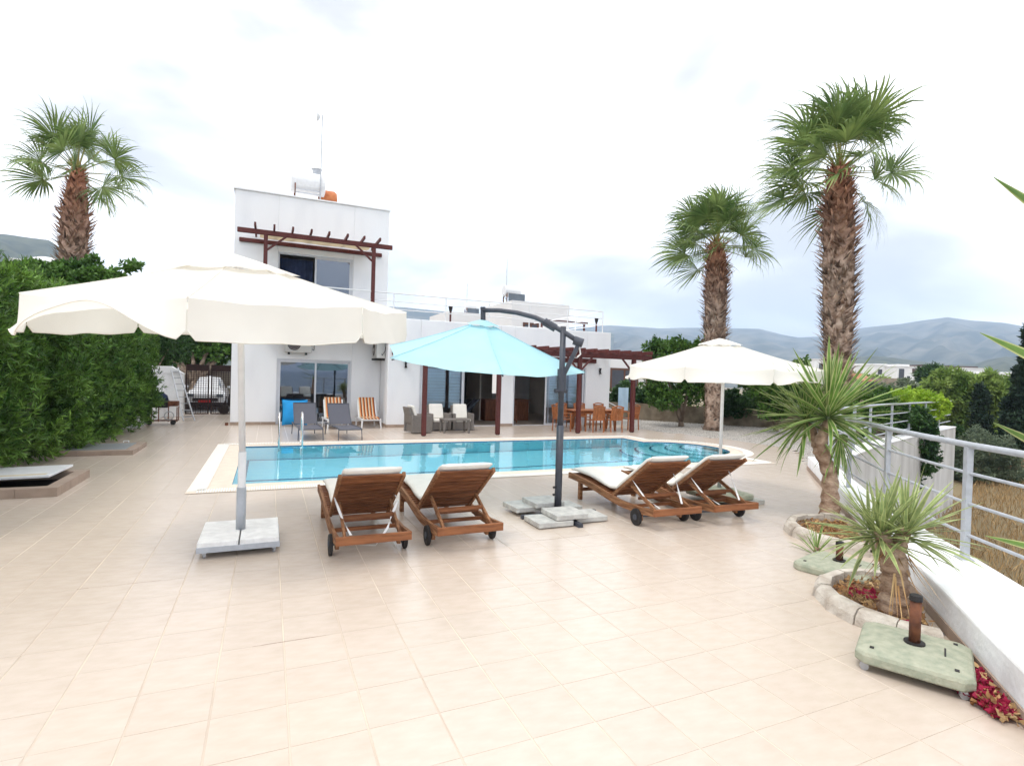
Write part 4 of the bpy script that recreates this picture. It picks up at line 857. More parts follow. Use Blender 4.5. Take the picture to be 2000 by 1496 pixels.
def tree(name, label, cat, base, blobs, n, ln, wd, mt, seed, trunk_r=.1, group=None, inner=.5, upb=.2, jit=.8, down=0, limbs=None):
    t = thing(name, label, cat, base, 0, group); b = Vector(base)
    bl = [(c[0]-b.x, c[1]-b.y, c[2]-b.z, *c[3:]) for c in blobs]
    foliage('crown', bl, n, ln, wd, mt, t, seed, upb, jit, inner, down); m = MB(); rg = random.Random(seed)
    zc = min(c[2]-c[5]*.3 for c in bl); cxy = np.mean([[c[0], c[1]] for c in bl], 0); fork = Vector((cxy[0]*.3, cxy[1]*.3, max(.3, zc*.5))) if name != 'citrus_tree' else Vector((0, 0, .22))
    m.tube([(0, 0, -.05), (fork.x*.4, fork.y*.4, fork.z*.5), fork], [trunk_r*1.2, trunk_r, trunk_r*.85], 9)
    m.build('trunk', M['bark'], t, smooth=True)
    for c in bl[:7]:
        mm = MB(); e = Vector(c[:3]); mid = fork*.5+e*.5+Vector((rg.uniform(-.1, .1), rg.uniform(-.1, .1), 0))*e.length*.3; mm.tube([fork, mid, e], [trunk_r*.7, trunk_r*.45, trunk_r*.15], 7); mm.build('limb', M['bark'], t, smooth=True)
    return t
def PB(px, py, Z, rpx, rpz, dep=1.0):
    p = RD(px, py, Z); s = Z/FPX; return (p.x, p.y, p.z, rpx*s*1.0, rpx*s*dep, rpz*s)
tree('fig_tree', 'dark leafy tree rising above the hedge at the foot of the left palm', 'tree', (-7.2, 15.5, 0), [PB(40, 560, 16, 50, 34), PB(120, 552, 16.5, 50, 30), PB(190, 548, 16.5, 40, 22), PB(150, 526, 17, 30, 16), PB(222, 546, 16.5, 34, 12), PB(20, 530, 16, 26, 16), PB(75, 524, 16, 16, 16), PB(180, 512, 16.5, 12, 12), PB(112, 532, 16.5, 10, 16), PB(262, 520, 16.6, 14, 7), PB(245, 524, 16.6, 10, 6), PB(90, 600, 16.5, 110, 60)], 30000, .15, .038, M['midleaf'], 11, .16)
tree('carob_tree', 'dense green tree overhanging the street behind the dark gate', 'tree', (-3.2, 29.5, 0), [PB(300, 660, 28, 60, 50), PB(370, 650, 29, 60, 55), PB(430, 650, 29, 50, 50), PB(340, 680, 28.5, 50, 35), PB(420, 690, 28.5, 45, 22), PB(470, 650, 30, 40, 50), PB(390, 700, 29, 40, 16)], 26000, .20, .06, M['midleaf'], 12, .2)
tree('laurel_tree', 'dark shrub between the hedge end and the gate pillar', 'tree', (-4.6, 22.6, 0), [PB(300, 690, 22.5, 40, 50), PB(330, 680, 22.8, 36, 40), PB(285, 740, 22.3, 40, 50)], 12000, .12, .03, M['darkleaf'], 13, .1)
# ------------------------------------------------------------------ gate, pillar, ladder, barbecue, car, street
t = thing('iron_gate', 'dark brown double iron gate with square grid bars leading to the street', 'gate', (-2.1, 24.8, 0))
for x0, x1 in ((-.84, -.03), (.03, .90)):
    fr = MB(); fr.box(x0, x0+.05, -.02, .02, .04, 2.0); fr.box(x1-.05, x1, -.02, .02, .04, 2.0)
    for z in (.04, 1.75, 1.95): fr.box(x0+.05, x1-.05, -.02, .02, z, z+.05)
    fo = fr.build('gate_leaf', M['gate'], t); gm = MB(); x = x0+.1
    while x < x1-.06: gm.box(x-.009, x+.009, -.009, .009, .09, 1.75); x += .085
    z = .16
    while z < 1.73: gm.box(x0+.05, x1-.05, .0095, .022, z-.009, z+.009); z += .085
    gm.build('bar_grid', M['gate'], fo)
    sh = MB(); sh.box(x0+.05, x1-.05, -.008, .008, 1.80, 1.95); sh.build('top_panel', M['gate'], fo)
m = MB(); m.box(-.5, .5, -.2, .2, 0, 1.62); m.add([(-.52, -.22, 1.622), (.52, -.22, 1.622), (.52, .22, 1.622), (-.52, .22, 1.622), (-.52, -.22, 1.9), (.1, -.22, 1.9), (.1, .22, 1.9), (-.52, .22, 1.9)], [(0, 3, 2, 1), (4, 5, 6, 7), (0, 1, 5, 4), (1, 2, 6, 5), (2, 3, 7, 6), (3, 0, 4, 7)])
o = m.build('gate_wall', M['dirtywhite'], None, bevel=.01); o.location = (-3.44, 24.3, 0); tag(o, 'white plastered wall with sloping top at the left side of the iron gate', 'wall')
m = MB(); m.box(-.2, .2, -4.4, 0, 0, .75); o = m.build('low_side_wall', M['dirtywhite'], None, bevel=.01); o.location = (-3.75, 24.05, 0); tag(o, 'low whitewashed wall behind the barbecue running beside the hedge', 'wall')
t = thing('step_ladder', 'aluminium ladder leaning against the white gate wall', 'ladder', (-2.5, 22.2, 0)); a, b = Vector((.0, 0, 0)), Vector((-.75, 2.0, 1.85))
for s in (-.17, .17): m = MB(); m.bar(a+Vector((s, 0, 0)), b+Vector((s*.7, 0, 0)), .03, .05); m.build('side_rail', M['alu'], t)
for i in range(8): u = (i+.6)/8.3; m = MB(); c = a+(b-a)*u; w = .17*(1-.3*u); m.box(c.x-w, c.x+w, c.y-.025, c.y+.025, c.z-.012, c.z+.012); m.build('rung', M['alu'], t)
t = thing('barbecue', 'rusty charcoal barbecue trolley with black bowl at the end of the hedge', 'barbecue', (-3.05, 20.95, 0))
m = MB(); m.prism([(-.42, -.2), (.1, -.2), (.1, .2), (-.42, .2)], .55, .78); m.build('coal_box', M['black'], t, bevel=.02)
m = MB(); m.box(.1, .38, -.2, .2, .60, .76); m.build('side_box', M['rust'], t, bevel=.01)
m = MB(); m.tube([(-.16, 0, .79), (-.16, 0, .95), (-.16, 0, 1.05)], [.26, .22, .08], 16); m.build('lid', M['navy'], t, smooth=True)
for x in (-.40, -.15, .12, .36):
    for y in (-.18, .18):
        if abs(x) < .2 and y > 0: continue
        m = MB(); m.box(x-.014, x+.014, y-.014, y+.014, .1, .58); m.build('leg', M['rust'], t)
m = MB(); m.box(-.42, .38, -.2, .2, .12, .14); m.build('shelf', M['rust'], t)
for x in (-.4, .26): m = MB(); m.disc((x, -.2, .08), (0, 1, 0), .08, .04, 16); m.build('wheel', M['black'], t)
m = MB(); m.tube([(.15+.13*math.cos(a*PI/9), -.24, .3+.13*math.sin(a*PI/9)) for a in range(19)], .014, 6); m.build('hose_coil', M['alu'], t)
t = thing('white_car', 'white hatchback parked in the street behind the iron gate, front towards the garden', 'car', (-2.55, 28.0, -.02))
prof = [(-.74, .32), (-.80, .50), (-.78, .72), (-.70, .86), (-.60, .95), (-.52, 1.25), (-.42, 1.42), (0, 1.48), (.42, 1.42), (.52, 1.25), (.60, .95), (.70, .86), (.78, .72), (.80, .50), (.74, .32)]
def cs(y, sx, s0, s1, lo=0): return [(x*sx, y, (.32+(z-.32)*s0) if z < .9 else (.32+.58*s0+(z-.9)*s1)) for x, z in prof]
m = MB(); secs = [cs(0, .9, .62, .02), cs(.12, .97, .9, .05), cs(.7, 1, 1.0, .10), cs(1.0, 1, 1.02, .22), cs(1.7, .98, 1.03, .98), cs(2.3, .98, 1.03, 1.02), cs(3.2, .96, 1.02, .9), cs(3.8, .92, 1.0, .1)]
m.grid(secs); m.add(secs[0], [tuple(range(len(prof)))]); m.add(secs[-1], [tuple(range(len(prof)))]); m.build('body', M['carwhite'], t, smooth=True)
m = MB(); m.add([(-.56, .98, .96), (.56, .98, .96), (.46, 1.62, 1.36), (-.46, 1.62, 1.36)], [(0, 1, 2, 3)]); m.build('windscreen', M['carglass'], t)
for s in (-1, 1):
    m = MB(); m.box(s*.58-.14, s*.58+.14, -.02, .06, .58, .72); m.build('headlight', M['carglass'], t, bevel=.03)
    for y in (.65, 3.1): m = MB(); m.disc((s*.72, y, .31), (1, 0, 0), .31, .2, 20); w = m.build('wheel', M['black'], t); m = MB(); m.disc((s*.83, y, .31), (1, 0, 0), .17, .02, 14); m.build('hubcap', M['alu'], w)
    m = MB(); m.box(s*.88-.08, s*.88+.08, 1.15, 1.25, .95, 1.08); m.build('mirror', M['carwhite'], t, bevel=.02)
m = MB(); m.box(-.5, .5, -.05, .02, .40, .55); m.build('grille', M['black'], t, bevel=.01)
m = MB(); m.box(-.26, .26, -.07, -.052, .35, .46); m.build('number_plate', M['red'], t)
m = MB(); m.box(-.7, .7, -.04, .05, .2, .36); m.build('lower_bumper', M['black'], t, bevel=.02)
m = MB(); m.box(-8, 6, 0, .3, 0, 1.9); o = m.build('street_wall', M['stone'], None); o.location = (-2, 33.2, 0); tag(o, 'yellowish stone wall across the street behind the white car', 'wall')
m = MB(); m.disc((0, 0, .2), (.3, 1, 0), .2, .06, 20); m.tube([(0, .06, .2), (.35, .1, .95)], .02, 6); o = m.build('handcart', M['black'], None); o.location = (-1.62, 25.2, 0); tag(o, 'black wheeled handcart leaning behind the right gate leaf', 'handcart')
m = MB(); m.box(-.05, .05, -.04, .04, 0, .09); o = m.build('door_stop', M['rust'], None); o.location = (-1.22, 20.42, 0); tag(o, 'small dark block on the ground at the left corner of the villa', 'block')
# ------------------------------------------------------------------ palms
WIND = Vector((-.75, .33, .05))
def palm(label, base, topp, r0, r1, rt, crownR, nfr, seed, wind, group='fan palms round the villa', zvis=0, boots=1.0):
    rg = random.Random(seed); b = Vector(base); tp = Vector(topp)-b; t = thing('fan_palm', label, 'palm tree', base, 0, group)
    H = tp.z; n = 24; core = MB()
    def ctr(u): return Vector((tp.x*u**1.5, tp.y*u**1.5, tp.z*u))
    def rad(u): return (r0*1.35 if u < .02 else r0+(r1-r0)*min(1, u/.55)) if u < .8 else r1+(rt-r1)*((u-.8)/.2)**1.2
    core.tube([ctr(i/n) for i in range(n+1)], [rad(i/n)*.80*(1+.05*math.sin(i*2.1)) for i in range(n+1)], 14); core.build('trunk', M['boot'], t, smooth=True)
    k = int(H*150); V = []; F = []; m = MB()
    for i in range(k):
        u = (i+.5)/k; a = i*2.39996+rg.uniform(-.3, .3); c = ctr(u); r = rad(u)
        od = Vector((math.cos(a), math.sin(a), 0)); sd = Vector((-math.sin(a), math.cos(a), 0))
        ln = rg.uniform(.18, .38)*boots*(.45 if u < zvis else 1)*(r/.4); w = rg.uniform(.03, .055)*(r/.35); lean = rg.choice((-1, 1))*rg.uniform(.2, .8)
        p = c+od*r*.74; up = Vector((0, 0, 1)); d = (up*rg.uniform(.55, 1)+od*rg.uniform(.35, 1.0)*boots+sd*lean).normalized()
        q = p+d*ln*.55; e = p+d*ln+od*rg.uniform(-.02, .05)+up*rg.uniform(-.03, .03)
        m.add([p-sd*w, p+sd*w, q+sd*w*.7, q+od*.02, q-sd*w*.7, e+sd*.008, e-sd*.008], [(0, 1, 2, 3), (0, 3, 4), (3, 2, 5), (3, 5, 6), (4, 3, 6)])
    m.build('leaf_base', M['boot'], t, kind='stuff')
    for i in range(nfr):
        az = i*2.39996+rg.uniform(-.2, .2); v = i/nfr; el = R(84-104*v**1.1)+rg.uniform(-.1, .1); up = Vector((0, 0, 1))
        d = Vector((math.cos(az)*math.cos(el), math.sin(az)*math.cos(el), math.sin(el))); p = tp+Vector((0, 0, -.25*v))+d*.05
        Lp = crownR*rg.uniform(.34, .56); P = [p]; w = wind*rg.uniform(.5, 1.2)
        for s in range(5): d = (d+(-up*.055+w*.05)).normalized(); p = p+d*Lp/5; P.append(p)
        m = MB(); m.tube([q for q in P], [.028, .022, .018, .015, .012, .010], 5); fo_ = m.build('frond', M['petiole'], t)
        sv = d.cross(up); sv = sv.normalized() if sv.length > .05 else Vector((1, 0, 0)); nn = sv.cross(d).normalized()
        ro = rg.uniform(-1.0, 1.0); sv = sv*math.cos(ro)+nn*math.sin(ro); nn = sv.cross(d).normalized()
        Rf = crownR*rg.uniform(.46, .60); ns = 40; m = MB(); fold = rg.uniform(.25, 1.0)
        for j in range(ns):
            al = R(-118+236*j/(ns-1)); dr = (d*math.cos(al)+sv*math.sin(al)+nn*fold*abs(math.sin(al))*(.6 if j % 2 else .75)).normalized()
            ln = Rf*(.72+.28*math.cos(al*.8))*rg.uniform(.68, 1.1); q = P[-1]; dk = rg.uniform(.6, 1.9); pts = []; wd = (d*-math.sin(al)+sv*math.cos(al)).normalized(); dd = dr.copy()
            for s in range(7):
                f_ = s/6; wv = R(236/(ns-1))*.56*ln*min(f_, .42)*(1 if f_ < .45 else max(.04, (1-f_)/.55)); wv = max(wv, .002)
                pts.append([q-wd*wv, q+wd*wv]); g = max(0, f_-.3)
                dd = (dd-up*(.30*g+.02)*2.0*dk+w*(.40*g+.04)).normalized(); q = q+dd*ln/6
            m.grid(pts)
        m.build('blade', M['palmleaf'], fo_)
    return t
bM = G(1392, 840); palm('middle fan palm standing in the gravel behind the right parasol', bM, (bM.x-.12, bM.y, RD(1390, 472, 21.3).z), .36, .50, .36, 2.65, 34, 3, WIND*1.5, zvis=.35)
bR = G(1632, 868); tR = RD(1638, 330, bR.x*.406+bR.y*.914); palm('tallest fan palm, right of the middle one', bR, tR, .36, .56, .36, 3.1, 38, 8, WIND*1.3, zvis=.12)
zl = 17.6; tL = RD(152, 330, zl); bL = RD(150, 500, zl); palm('fan palm on the left, rising behind the oleander hedge', (bL.x-.15, bL.y, 0), tL, .40, .46, .22, 2.15, 27, 21, Vector((-.25, .08, -.1)))
# ------------------------------------------------------------------ garden wall and trees on the right
m = MB(); gw = [(12.95, 25.2), (16.35, 21.55), (19.95, 17.4), (21.6, 14.2), (23.5, 13.4)]; 
for (x0, y0), (x1, y1) in zip(gw, gw[1:]): m.bar((x0, y0, .38), (x1, y1, .38), .25, .80)
o = m.build('garden_wall', M['retwall'], None); tag(o, 'low tan rendered retaining wall behind the gravel and the citrus trees', 'wall')
bt = G(1330, 833); Zt = bt.x*.406+bt.y*.914
tree('citrus_tree', 'round citrus tree with forked trunk left of the middle palm', 'tree', bt, [PB(1300, 745, Zt, 45, 40), PB(1350, 740, Zt, 42, 45), PB(1320, 700, Zt+.4, 48, 32), PB(1285, 700, Zt, 28, 30), PB(1365, 700, Zt, 30, 32), PB(1275, 672, Zt, 10, 18), PB(1330, 680, Zt, 26, 18), PB(1372, 775, Zt-.2, 26, 22), PB(1300, 780, Zt-.2, 32, 20), PB(1280, 770, Zt, 20, 25)], 20000, .13, .036, M['midleaf'], 31, .12)
tree('citrus_tree', 'dark bushy tree right of the parasol pole, behind the tall yucca', 'tree', G(1515, 842), [PB(1500, 755, 22, 40, 40), PB(1535, 760, 21, 45, 45), PB(1480, 745, 22, 30, 25), PB(1510, 800, 21.5, 30, 20), PB(1560, 750, 21, 35, 40)], 15000, .13, .036, M['midleaf'], 32, .10)
tree('garden_shrub', 'low lime and dark green shrub behind the wall between the two citrus trees', 'shrub', G(1450, 826), [PB(1440, 790, 24.5, 32, 24), PB(1470, 782, 24.5, 25, 20), PB(1415, 790, 24.5, 25, 22), PB(1425, 772, 24.5, 18, 12)], 9000, .12, .036, M['darkleaf'], 33, .05)
tree('garden_shrub', 'dark green shrubs behind the washing line right of the villa', 'shrub', (14.9, 25.6, 0), [PB(1215, 775, 28, 26, 24), PB(1245, 785, 28, 26, 26), PB(1270, 780, 27, 22, 26), PB(1200, 790, 28, 20, 22)], 9000, .14, .04, M['darkleaf'], 34, .05)
# washing line with towel, stair rail
t = thing('stair_railing', 'white sloping handrail of steps between villa and garden wall', 'railing', (13.3, 21.0, 0))
for dz in (0, -.27, -.54): m = MB(); m.tube([(-.2, .5, 1.45+dz), (1.15, -.35, .55+dz*.9+.1)], .022); m.build('rail', M['white_metal'], t)
for x, y, z in ((-.2, .5, 1.45), (1.15, -.35, .65)): m = MB(); m.tube([(x, y, 0), (x, y, z)], .025); m.build('post', M['white_metal'], t)
p = RD(1218, 757, 24); m = MB(); m.grid([[(x, .02*math.sin(x*20+z*3), z) for x in np.linspace(-.22, .22, 9)] for z in np.linspace(-1.0, 0, 6)]); o = m.build('towel', M['towel'], None); o.location = p; o.rotation_euler = (0, 0, R(-24)); tag(o, 'pale blue towel hanging on the line right of the villa', 'towel')
p = RD(1236, 758, 24.1); m = MB(); m.grid([[(x, .02*math.sin(x*20), z) for x in np.linspace(-.2, .2, 7)] for z in np.linspace(-1.1, 0, 5)]); o = m.build('swimwear', M['navy'], None); o.location = p; o.rotation_euler = (0, 0, R(-24)); o.scale = (.6, 1, .8); tag(o, 'dark blue cloth hanging on the line beside the pale towel', 'cloth')
# ------------------------------------------------------------------ terrace wall, concrete retaining walls, railings
def wallseg(A, B, th, z0, z1, name, mt, label, off=0):
    t = MB(); d = (B-A).normalized(); nn = Vector((d.y, -d.x, 0)); a, b = A+nn*off, B+nn*off
    t.prism([(a.x, a.y), ((a+nn*th).x, (a+nn*th).y), ((b+nn*th).x, (b+nn*th).y), (b.x, b.y)][::1], z0, z1); o = t.build(name, mt, None, bevel=.012); return tag(o, label, 'wall')
WO = [(0, .95), (4.5, .85), (5.5, .76), (6.33, .68), (7.3, .60), (8.2, .49), (10, .38), (14.65, .36)]
m = MB(); m.prism([((WA+WD*s+WN*o).x, (WA+WD*s+WN*o).y) for s, o in WO]+[(WB.x, WB.y), (WA.x, WA.y)], -3.4, .30); tw = m.build('terrace_wall', M['dirtywhite'], None, bevel=.02)
tag(tw, 'low whitewashed terrace wall running diagonally along the right side under the railing', 'wall')
m = MB(); nk = 30
for i in range(nk):
    a = WA+(WB-WA)*(i/nk)-WN*.012; b = WA+(WB-WA)*((i+1)/nk-.0004)-WN*.012; m = MB(); m.bar(a+Vector((0, 0, .045)), b+Vector((0, 0, .045)), .012, .088); m.build('skirting_tile', M['skirt'], tw)
for i, (A, B, lb) in enumerate([(W2[0], W2[1], 'first stretch of bare concrete retaining wall with whitewashed top beyond the terrace corner'), (W2[1], W2[2], 'second stretch of concrete retaining wall under the far railing'), (W2[2], W2[4], 'far stretch of concrete retaining wall overgrown by the vine')]):
    o = wallseg(A, B, .42, -3.4, .27, 'retaining_wall', M['concrete'], lb); d = (B-A).normalized(); nn = Vector((d.y, -d.x, 0)); m = MB(); c = nn*.21
    m.bar(A+c+Vector((0, 0, .287)), B+c+Vector((0, 0, .287)), .47, .03); m.build('wall_top', M['dirtywhite'], o)
rl = thing('terrace_rail', 'heavy grey white metal railing on the diagonal terrace wall, nearest on the right', 'railing', (0, 0, .3)); off = WN*.42
def rp(X): s = (X-WA.x)/WD.x; p = WA+WD*s; return Vector((p.x, p.y, 0))
def on(X): 
    s = (X-WA.x-off.x)/WD.x; p = WA+off+WD*s; return Vector((p.x, p.y, 0))
ZR = 1.38-.3
RO = [(2.0, 1.0), (4.5, .90), (5.6, .80), (6.5, .65), (7.1, .49), (8.0, .34), (8.9, .23), (10.9, .14), (14.4, .14)]
def rs_(s): return WA+WD*s+WN*float(np.interp(s, [a for a, b in RO], [b for a, b in RO]))
for X in (3.3, 5.2, 7.14, 8.9, 10.8, 12.7): 
    p = rs_(X); m = MB(); m.bar(p+Vector((0, 0, -.01)), p+Vector((0, 0, ZR-.02)), .05, .10, (WD.x, WD.y, 0)); m.build('post', M['railpaint'], rl, bevel=.004)
    m = MB(); m.bar(p-WD*.07, p+WD*.07, .12, .012); m.build('foot_plate', M['railpaint'], rl)
for z, r_ in ((ZR, .030), (.815, .015), (.53, .015), (.235, .015)): m = MB(); m.tube([rs_(s)+Vector((0, 0, z)) for s, _ in RO]+[Vector((11.75, 8.35, z))], r_, 14); m.build('rail', M['railpaint'], rl, smooth=True)
r2 = thing('terrace_rail', 'farther white railing on the retaining wall behind the tall yucca', 'railing', (0, 0, .3))
W2o = [p+Vector((.08, -.2, 0)) for p in W2]
for a, b in zip(W2o, W2o[1:]):
    n = max(1, round((b-a).length/2.3))
    for i in range(n): p = a+(b-a)*i/n; m = MB(); m.bar(p, p+Vector((0, 0, ZR-.02)), .05, .09, (.93, .35, 0)); m.build('post', M['railpaint'], r2)
for z, r_ in ((ZR, .034), (.78, .019), (.50, .019), (.22, .019)): m = MB(); m.tube([p+Vector((0, 0, z)) for p in W2o], r_, 10); m.build('rail', M['railpaint'], r2, smooth=True)
# climbing plants on the far railing
def fol_thing(name, label, cat, base, blobs, n, ln, wd, mt, seed, **k):
    t = thing(name, label, cat, base); b = Vector(base); foliage('foliage', [(c[0]-b.x, c[1]-b.y, c[2]-b.z, *c[3:]) for c in blobs], n, ln, wd, mt, t, seed, **k)
    m = MB(); m.tube([(0, 0, -.1), (.05, .05, .5), (.1, 0, 1.0)], [.05, .04, .02], 6); m.build('stem', M['bark'], t); return t
fol_thing('lime_hedge', 'bright lime green clipped bush on top of the far retaining wall', 'shrub', (22.8, 14.1, 0), [PB(1750, 775, 20.5, 28, 14), PB(1790, 778, 21.5, 32, 17), PB(1825, 795, 22, 22, 22), PB(1770, 795, 21, 30, 16), PB(1800, 815, 22, 26, 20), PB(1842, 800, 22.5, 10, 12)], 16000, .10, .03, M['limeleaf'], 51, upb=.6)
fol_thing('climbing_vine', 'dark green creeper hanging down the concrete retaining wall', 'vine', (21.2, 12.7, 0), [PB(1780, 825, 19.3, 34, 28), PB(1800, 860, 19.2, 30, 30), PB(1812, 900, 19.2, 20, 26), PB(1755, 815, 19, 26, 20), PB(1795, 930, 19.3, 8, 22)], 13000, .10, .035, M['darkleaf'], 52, upb=-.2)
fol_thing('railing_shrub', 'tangled brown green shrub seen through the far railing', 'shrub', (17.0, 12.2, 0), [PB(1640, 800, 17.5, 30, 28), PB(1690, 795, 18, 32, 32), PB(1725, 800, 18.5, 26, 35), PB(1600, 800, 17.5, 30, 30), PB(1660, 840, 17, 40, 18), PB(1715, 780, 18.5, 22, 14), PB(1748, 820, 19, 14, 28)], 11000, .10, .026, M['midleaf'], 53)
# ------------------------------------------------------------------ planters with kerb stones
def planter(label, c, r, a0, a1, n, seed, hh=.15):
    t = thing('kerb_planter', label, 'planter', (c[0], c[1], 0), 0, 'kerb stone planters against the terrace wall'); rg = random.Random(seed); hh = .125
    for i in range(n):
        b0, b1 = a0+(a1-a0)*i/n, a0+(a1-a0)*(i+1)/n; g = .012
        q = lambda a, rr_, z: (rr_*math.cos(a), rr_*math.sin(a), z)
        h = hh+rg.uniform(-.008, .008); m = MB(); ro, ri = r+rg.uniform(-.012, .012), r-.13; bb = b0+g*.5; be = b1-g*.5; rows = []
        for k in range(2):
            a = bb+(be-bb)*k; rows.append([q(a, ro+.012, 0), q(a, ro, h*.55), q(a, ro-.035, h*.93), q(a, ro-.06, h), q(a, ri, h), q(a, ri, 0)])
        m.grid(rows); m.add(rows[0], [(5, 4, 3, 2, 1, 0)]); m.add(rows[-1], [(0, 1, 2, 3, 4, 5)]); m.build('kerb_stone', M['kerb'], t, bevel=.006)
    m = MB(); pts = [(0, 0, .045)]+[((r-.12)*math.cos(a0+(a1-a0)*i/20), (r-.12)*math.sin(a0+(a1-a0)*i/20), .03) for i in range(21)]
    m.add(pts, [(0, i, i+1) for i in range(1, 21)]); m.build('soil', M['soil'], t)
    return t
WA_ = math.atan2(WD.y, WD.x)
PC1, PC2 = (5.08, 2.82), (6.80, 4.48)
planter('kerb stone planter round the short yucca, nearest the camera', PC1, .77, WA_+R(2), WA_+PI-R(2), 8, 1)
planter('farther kerb stone planter round the tall yucca', PC2, .83, WA_+R(2), WA_+PI-R(2), 8, 2)
def scatter(name, pts, ln, wd, mt, seed, flat=.35):
    rng = np.random.default_rng(seed); P = np.array(pts, float); D = rng.normal(size=P.shape)*np.array([1, 1, flat]); D[:, 2] = np.abs(D[:, 2]); V, F = leaves(P, D, ln, wd, rng); return obj(name, np_mesh(name, V, F, mt))
rg = random.Random(9); pts = []
for c, r in ((PC1, .62), (PC2, .68)):
    for _ in range(650): a = WA_+rg.uniform(.05, PI-.05); q = r*math.sqrt(rg.random()); pts.append((c[0]+q*math.cos(a), c[1]+q*math.sin(a), .05+rg.uniform(0, .02)))
o = scatter('leaf_litter', pts, .055, .012, M['dryleaf'], 4); o['kind'] = 'stuff'
pts = []; a0 = G(1893, 1262); 
for _ in range(1500):
    s = rg.random()**.8; w = rg.random(); A_ = G(1905, 1285); B_ = G(1985, 1415); p = A_+(B_-A_)*s; inn = -WN*(.02+.27*w*(1-abs(s-.55)*1.2)); s0 = WA+WD*((p-WA).dot(WD)); pts.append((s0.x+inn.x, s0.y+inn.y, .012+.05*rg.random()))
o = scatter('bract_drift', pts, .038, .015, M['petal'], 5, .5); o['kind'] = 'stuff'
o = scatter('leaf_drift', [(p[0], p[1], p[2]) for p in pts[::11]]+[(p[0]-.03, p[1]-.06, p[2]) for p in pts[::23]], .06, .017, M['dryleaf'], 6, .6); o['kind'] = 'stuff'
pts = [(4.86+rg.gauss(0, .06), 3.12+rg.gauss(0, .05), .06+rg.random()*.05) for _ in range(26)]+[(4.60+rg.gauss(0, .03), 2.62+rg.gauss(0, .05), .06) for _ in range(8)]
o = scatter('bract_drift', pts, .05, .022, M['petal'], 7, .6); o['kind'] = 'stuff'
# ------------------------------------------------------------------ green parasol bases with rusty sleeves
def gbase(label, loc, rz, s=.36, hgt=.34, cast=True):
    t = thing('green_stand', label, 'parasol base', loc, rz, 'green plastic parasol bases without parasol'); z0 = .06 if cast else .0; c = s*.18
    oc = lambda k, f=1: [(-s*f+c, -k*f), (k*f-c, -s*f)]
    def octo(f): s_ = s*f; return [(-s_+c, -s_), (s_-c, -s_), (s_, -s_+c), (s_, s_-c), (s_-c, s_), (-s_+c, s_), (-s_, s_-c), (-s_, -s_+c)]
    m = MB(); rings = [(1.0, z0), (1.02, z0+.012), (1.02, z0+.055), (.985, z0+.075), (.90, z0+.085), (.50, z0+.098), (.12, z0+.112)]
    vs = []; 
    for f, z in rings: vs += [(x, y, z) for x, y in octo(f)]
    fs = [(i*8+j, i*8+(j+1) % 8, (i+1)*8+(j+1) % 8, (i+1)*8+j) for i in range(len(rings)-1) for j in range(8)]+[tuple(range(8))[::-1], tuple(range(len(rings)*8-8, len(rings)*8))]
    m.add(vs, fs); m.build('base', M['greenbase'], t, bevel=.004)
    m = MB(); m.box(-s*1.03, s*1.03, -s*.8, -s*.78, z0+.022, z0+.03)
    m = MB(); m.box(-.07, .07, -s*.55, -s*.52, z0+.098, z0+.101); m.build('filler_slot', M['black'], t)
    for x, y in ((-.72, -.72), (.72, -.72), (-.72, .72)): m = MB(); m.box(x*s-.018, x*s+.012, y*s-.012, y*s+.012, z0+.088, z0+.0925); m.build('moulded_hole', M['black'], t)
    m = MB(); m.tube([(0, 0, z0+.10), (0, 0, z0+.12)], .062, 18); m.build('collar', M['black'], t)
    m = MB(); m.tube([(0, 0, z0+.1), (0, 0, z0+hgt-.03)], .034, 18); m.build('sleeve', M['rust'], t, smooth=True)
    m = MB(); m.tube([(0, 0, z0+hgt-.03), (0, 0, z0+hgt+.005), (0, 0, z0+hgt+.01)], [.040, .038, .026], 18); m.build('cap', M['black'], t, smooth=False)
    if cast:
        for x, y in ((-1, -1), (1, -1), (-1, 1), (1, 1)): caster(t, x*s*.84, y*s*.84)
    return t
gbase('nearest faded green parasol base on castors with an upright rusty brown tube', (4.06, 2.26, 0), R(28), .31, .43)
gbase('farther faded green parasol base lying flat between the two kerb planters', (5.40, 3.74, 0), R(16), .33, .30, False)
# ------------------------------------------------------------------ yuccas
def yleaf(bend, w, pale, twist=0):
    m = MB(); n = 8; rows = []
    for i in range(n+1):
        u = i/n; ww = w*(.55+.75*math.sin(min(1, u*1.5+.12)*PI*.5))*(1-u**3.2)+.0012; z = -bend*u**2.2*.55; x = u*(1-.12*bend*u); v = .35*ww
        rows.append([(x, -ww, z+v), (x, -ww*.66, z+v*.7), (x, 0, z), (x, ww*.66, z+v*.7), (x, ww, z+v)])
    for j in range(4): m.cur = 1 if j in (0, 3) else 0; m.grid([[r_[j], r_[j+1]] for r_ in rows])
    return m.mesh('leaf', [M['yuccapale'] if pale else M['yuccagreen'], M['yuccaedge']], smooth=True)
YL = [yleaf(b, w, 0) for b, w in ((.0, .024), (.04, .025), (.12, .025), (.30, .024))]; YP = [yleaf(b, w, 1) for b, w in ((.02, .027), (.08, .028), (.16, .027), (.30, .026))]
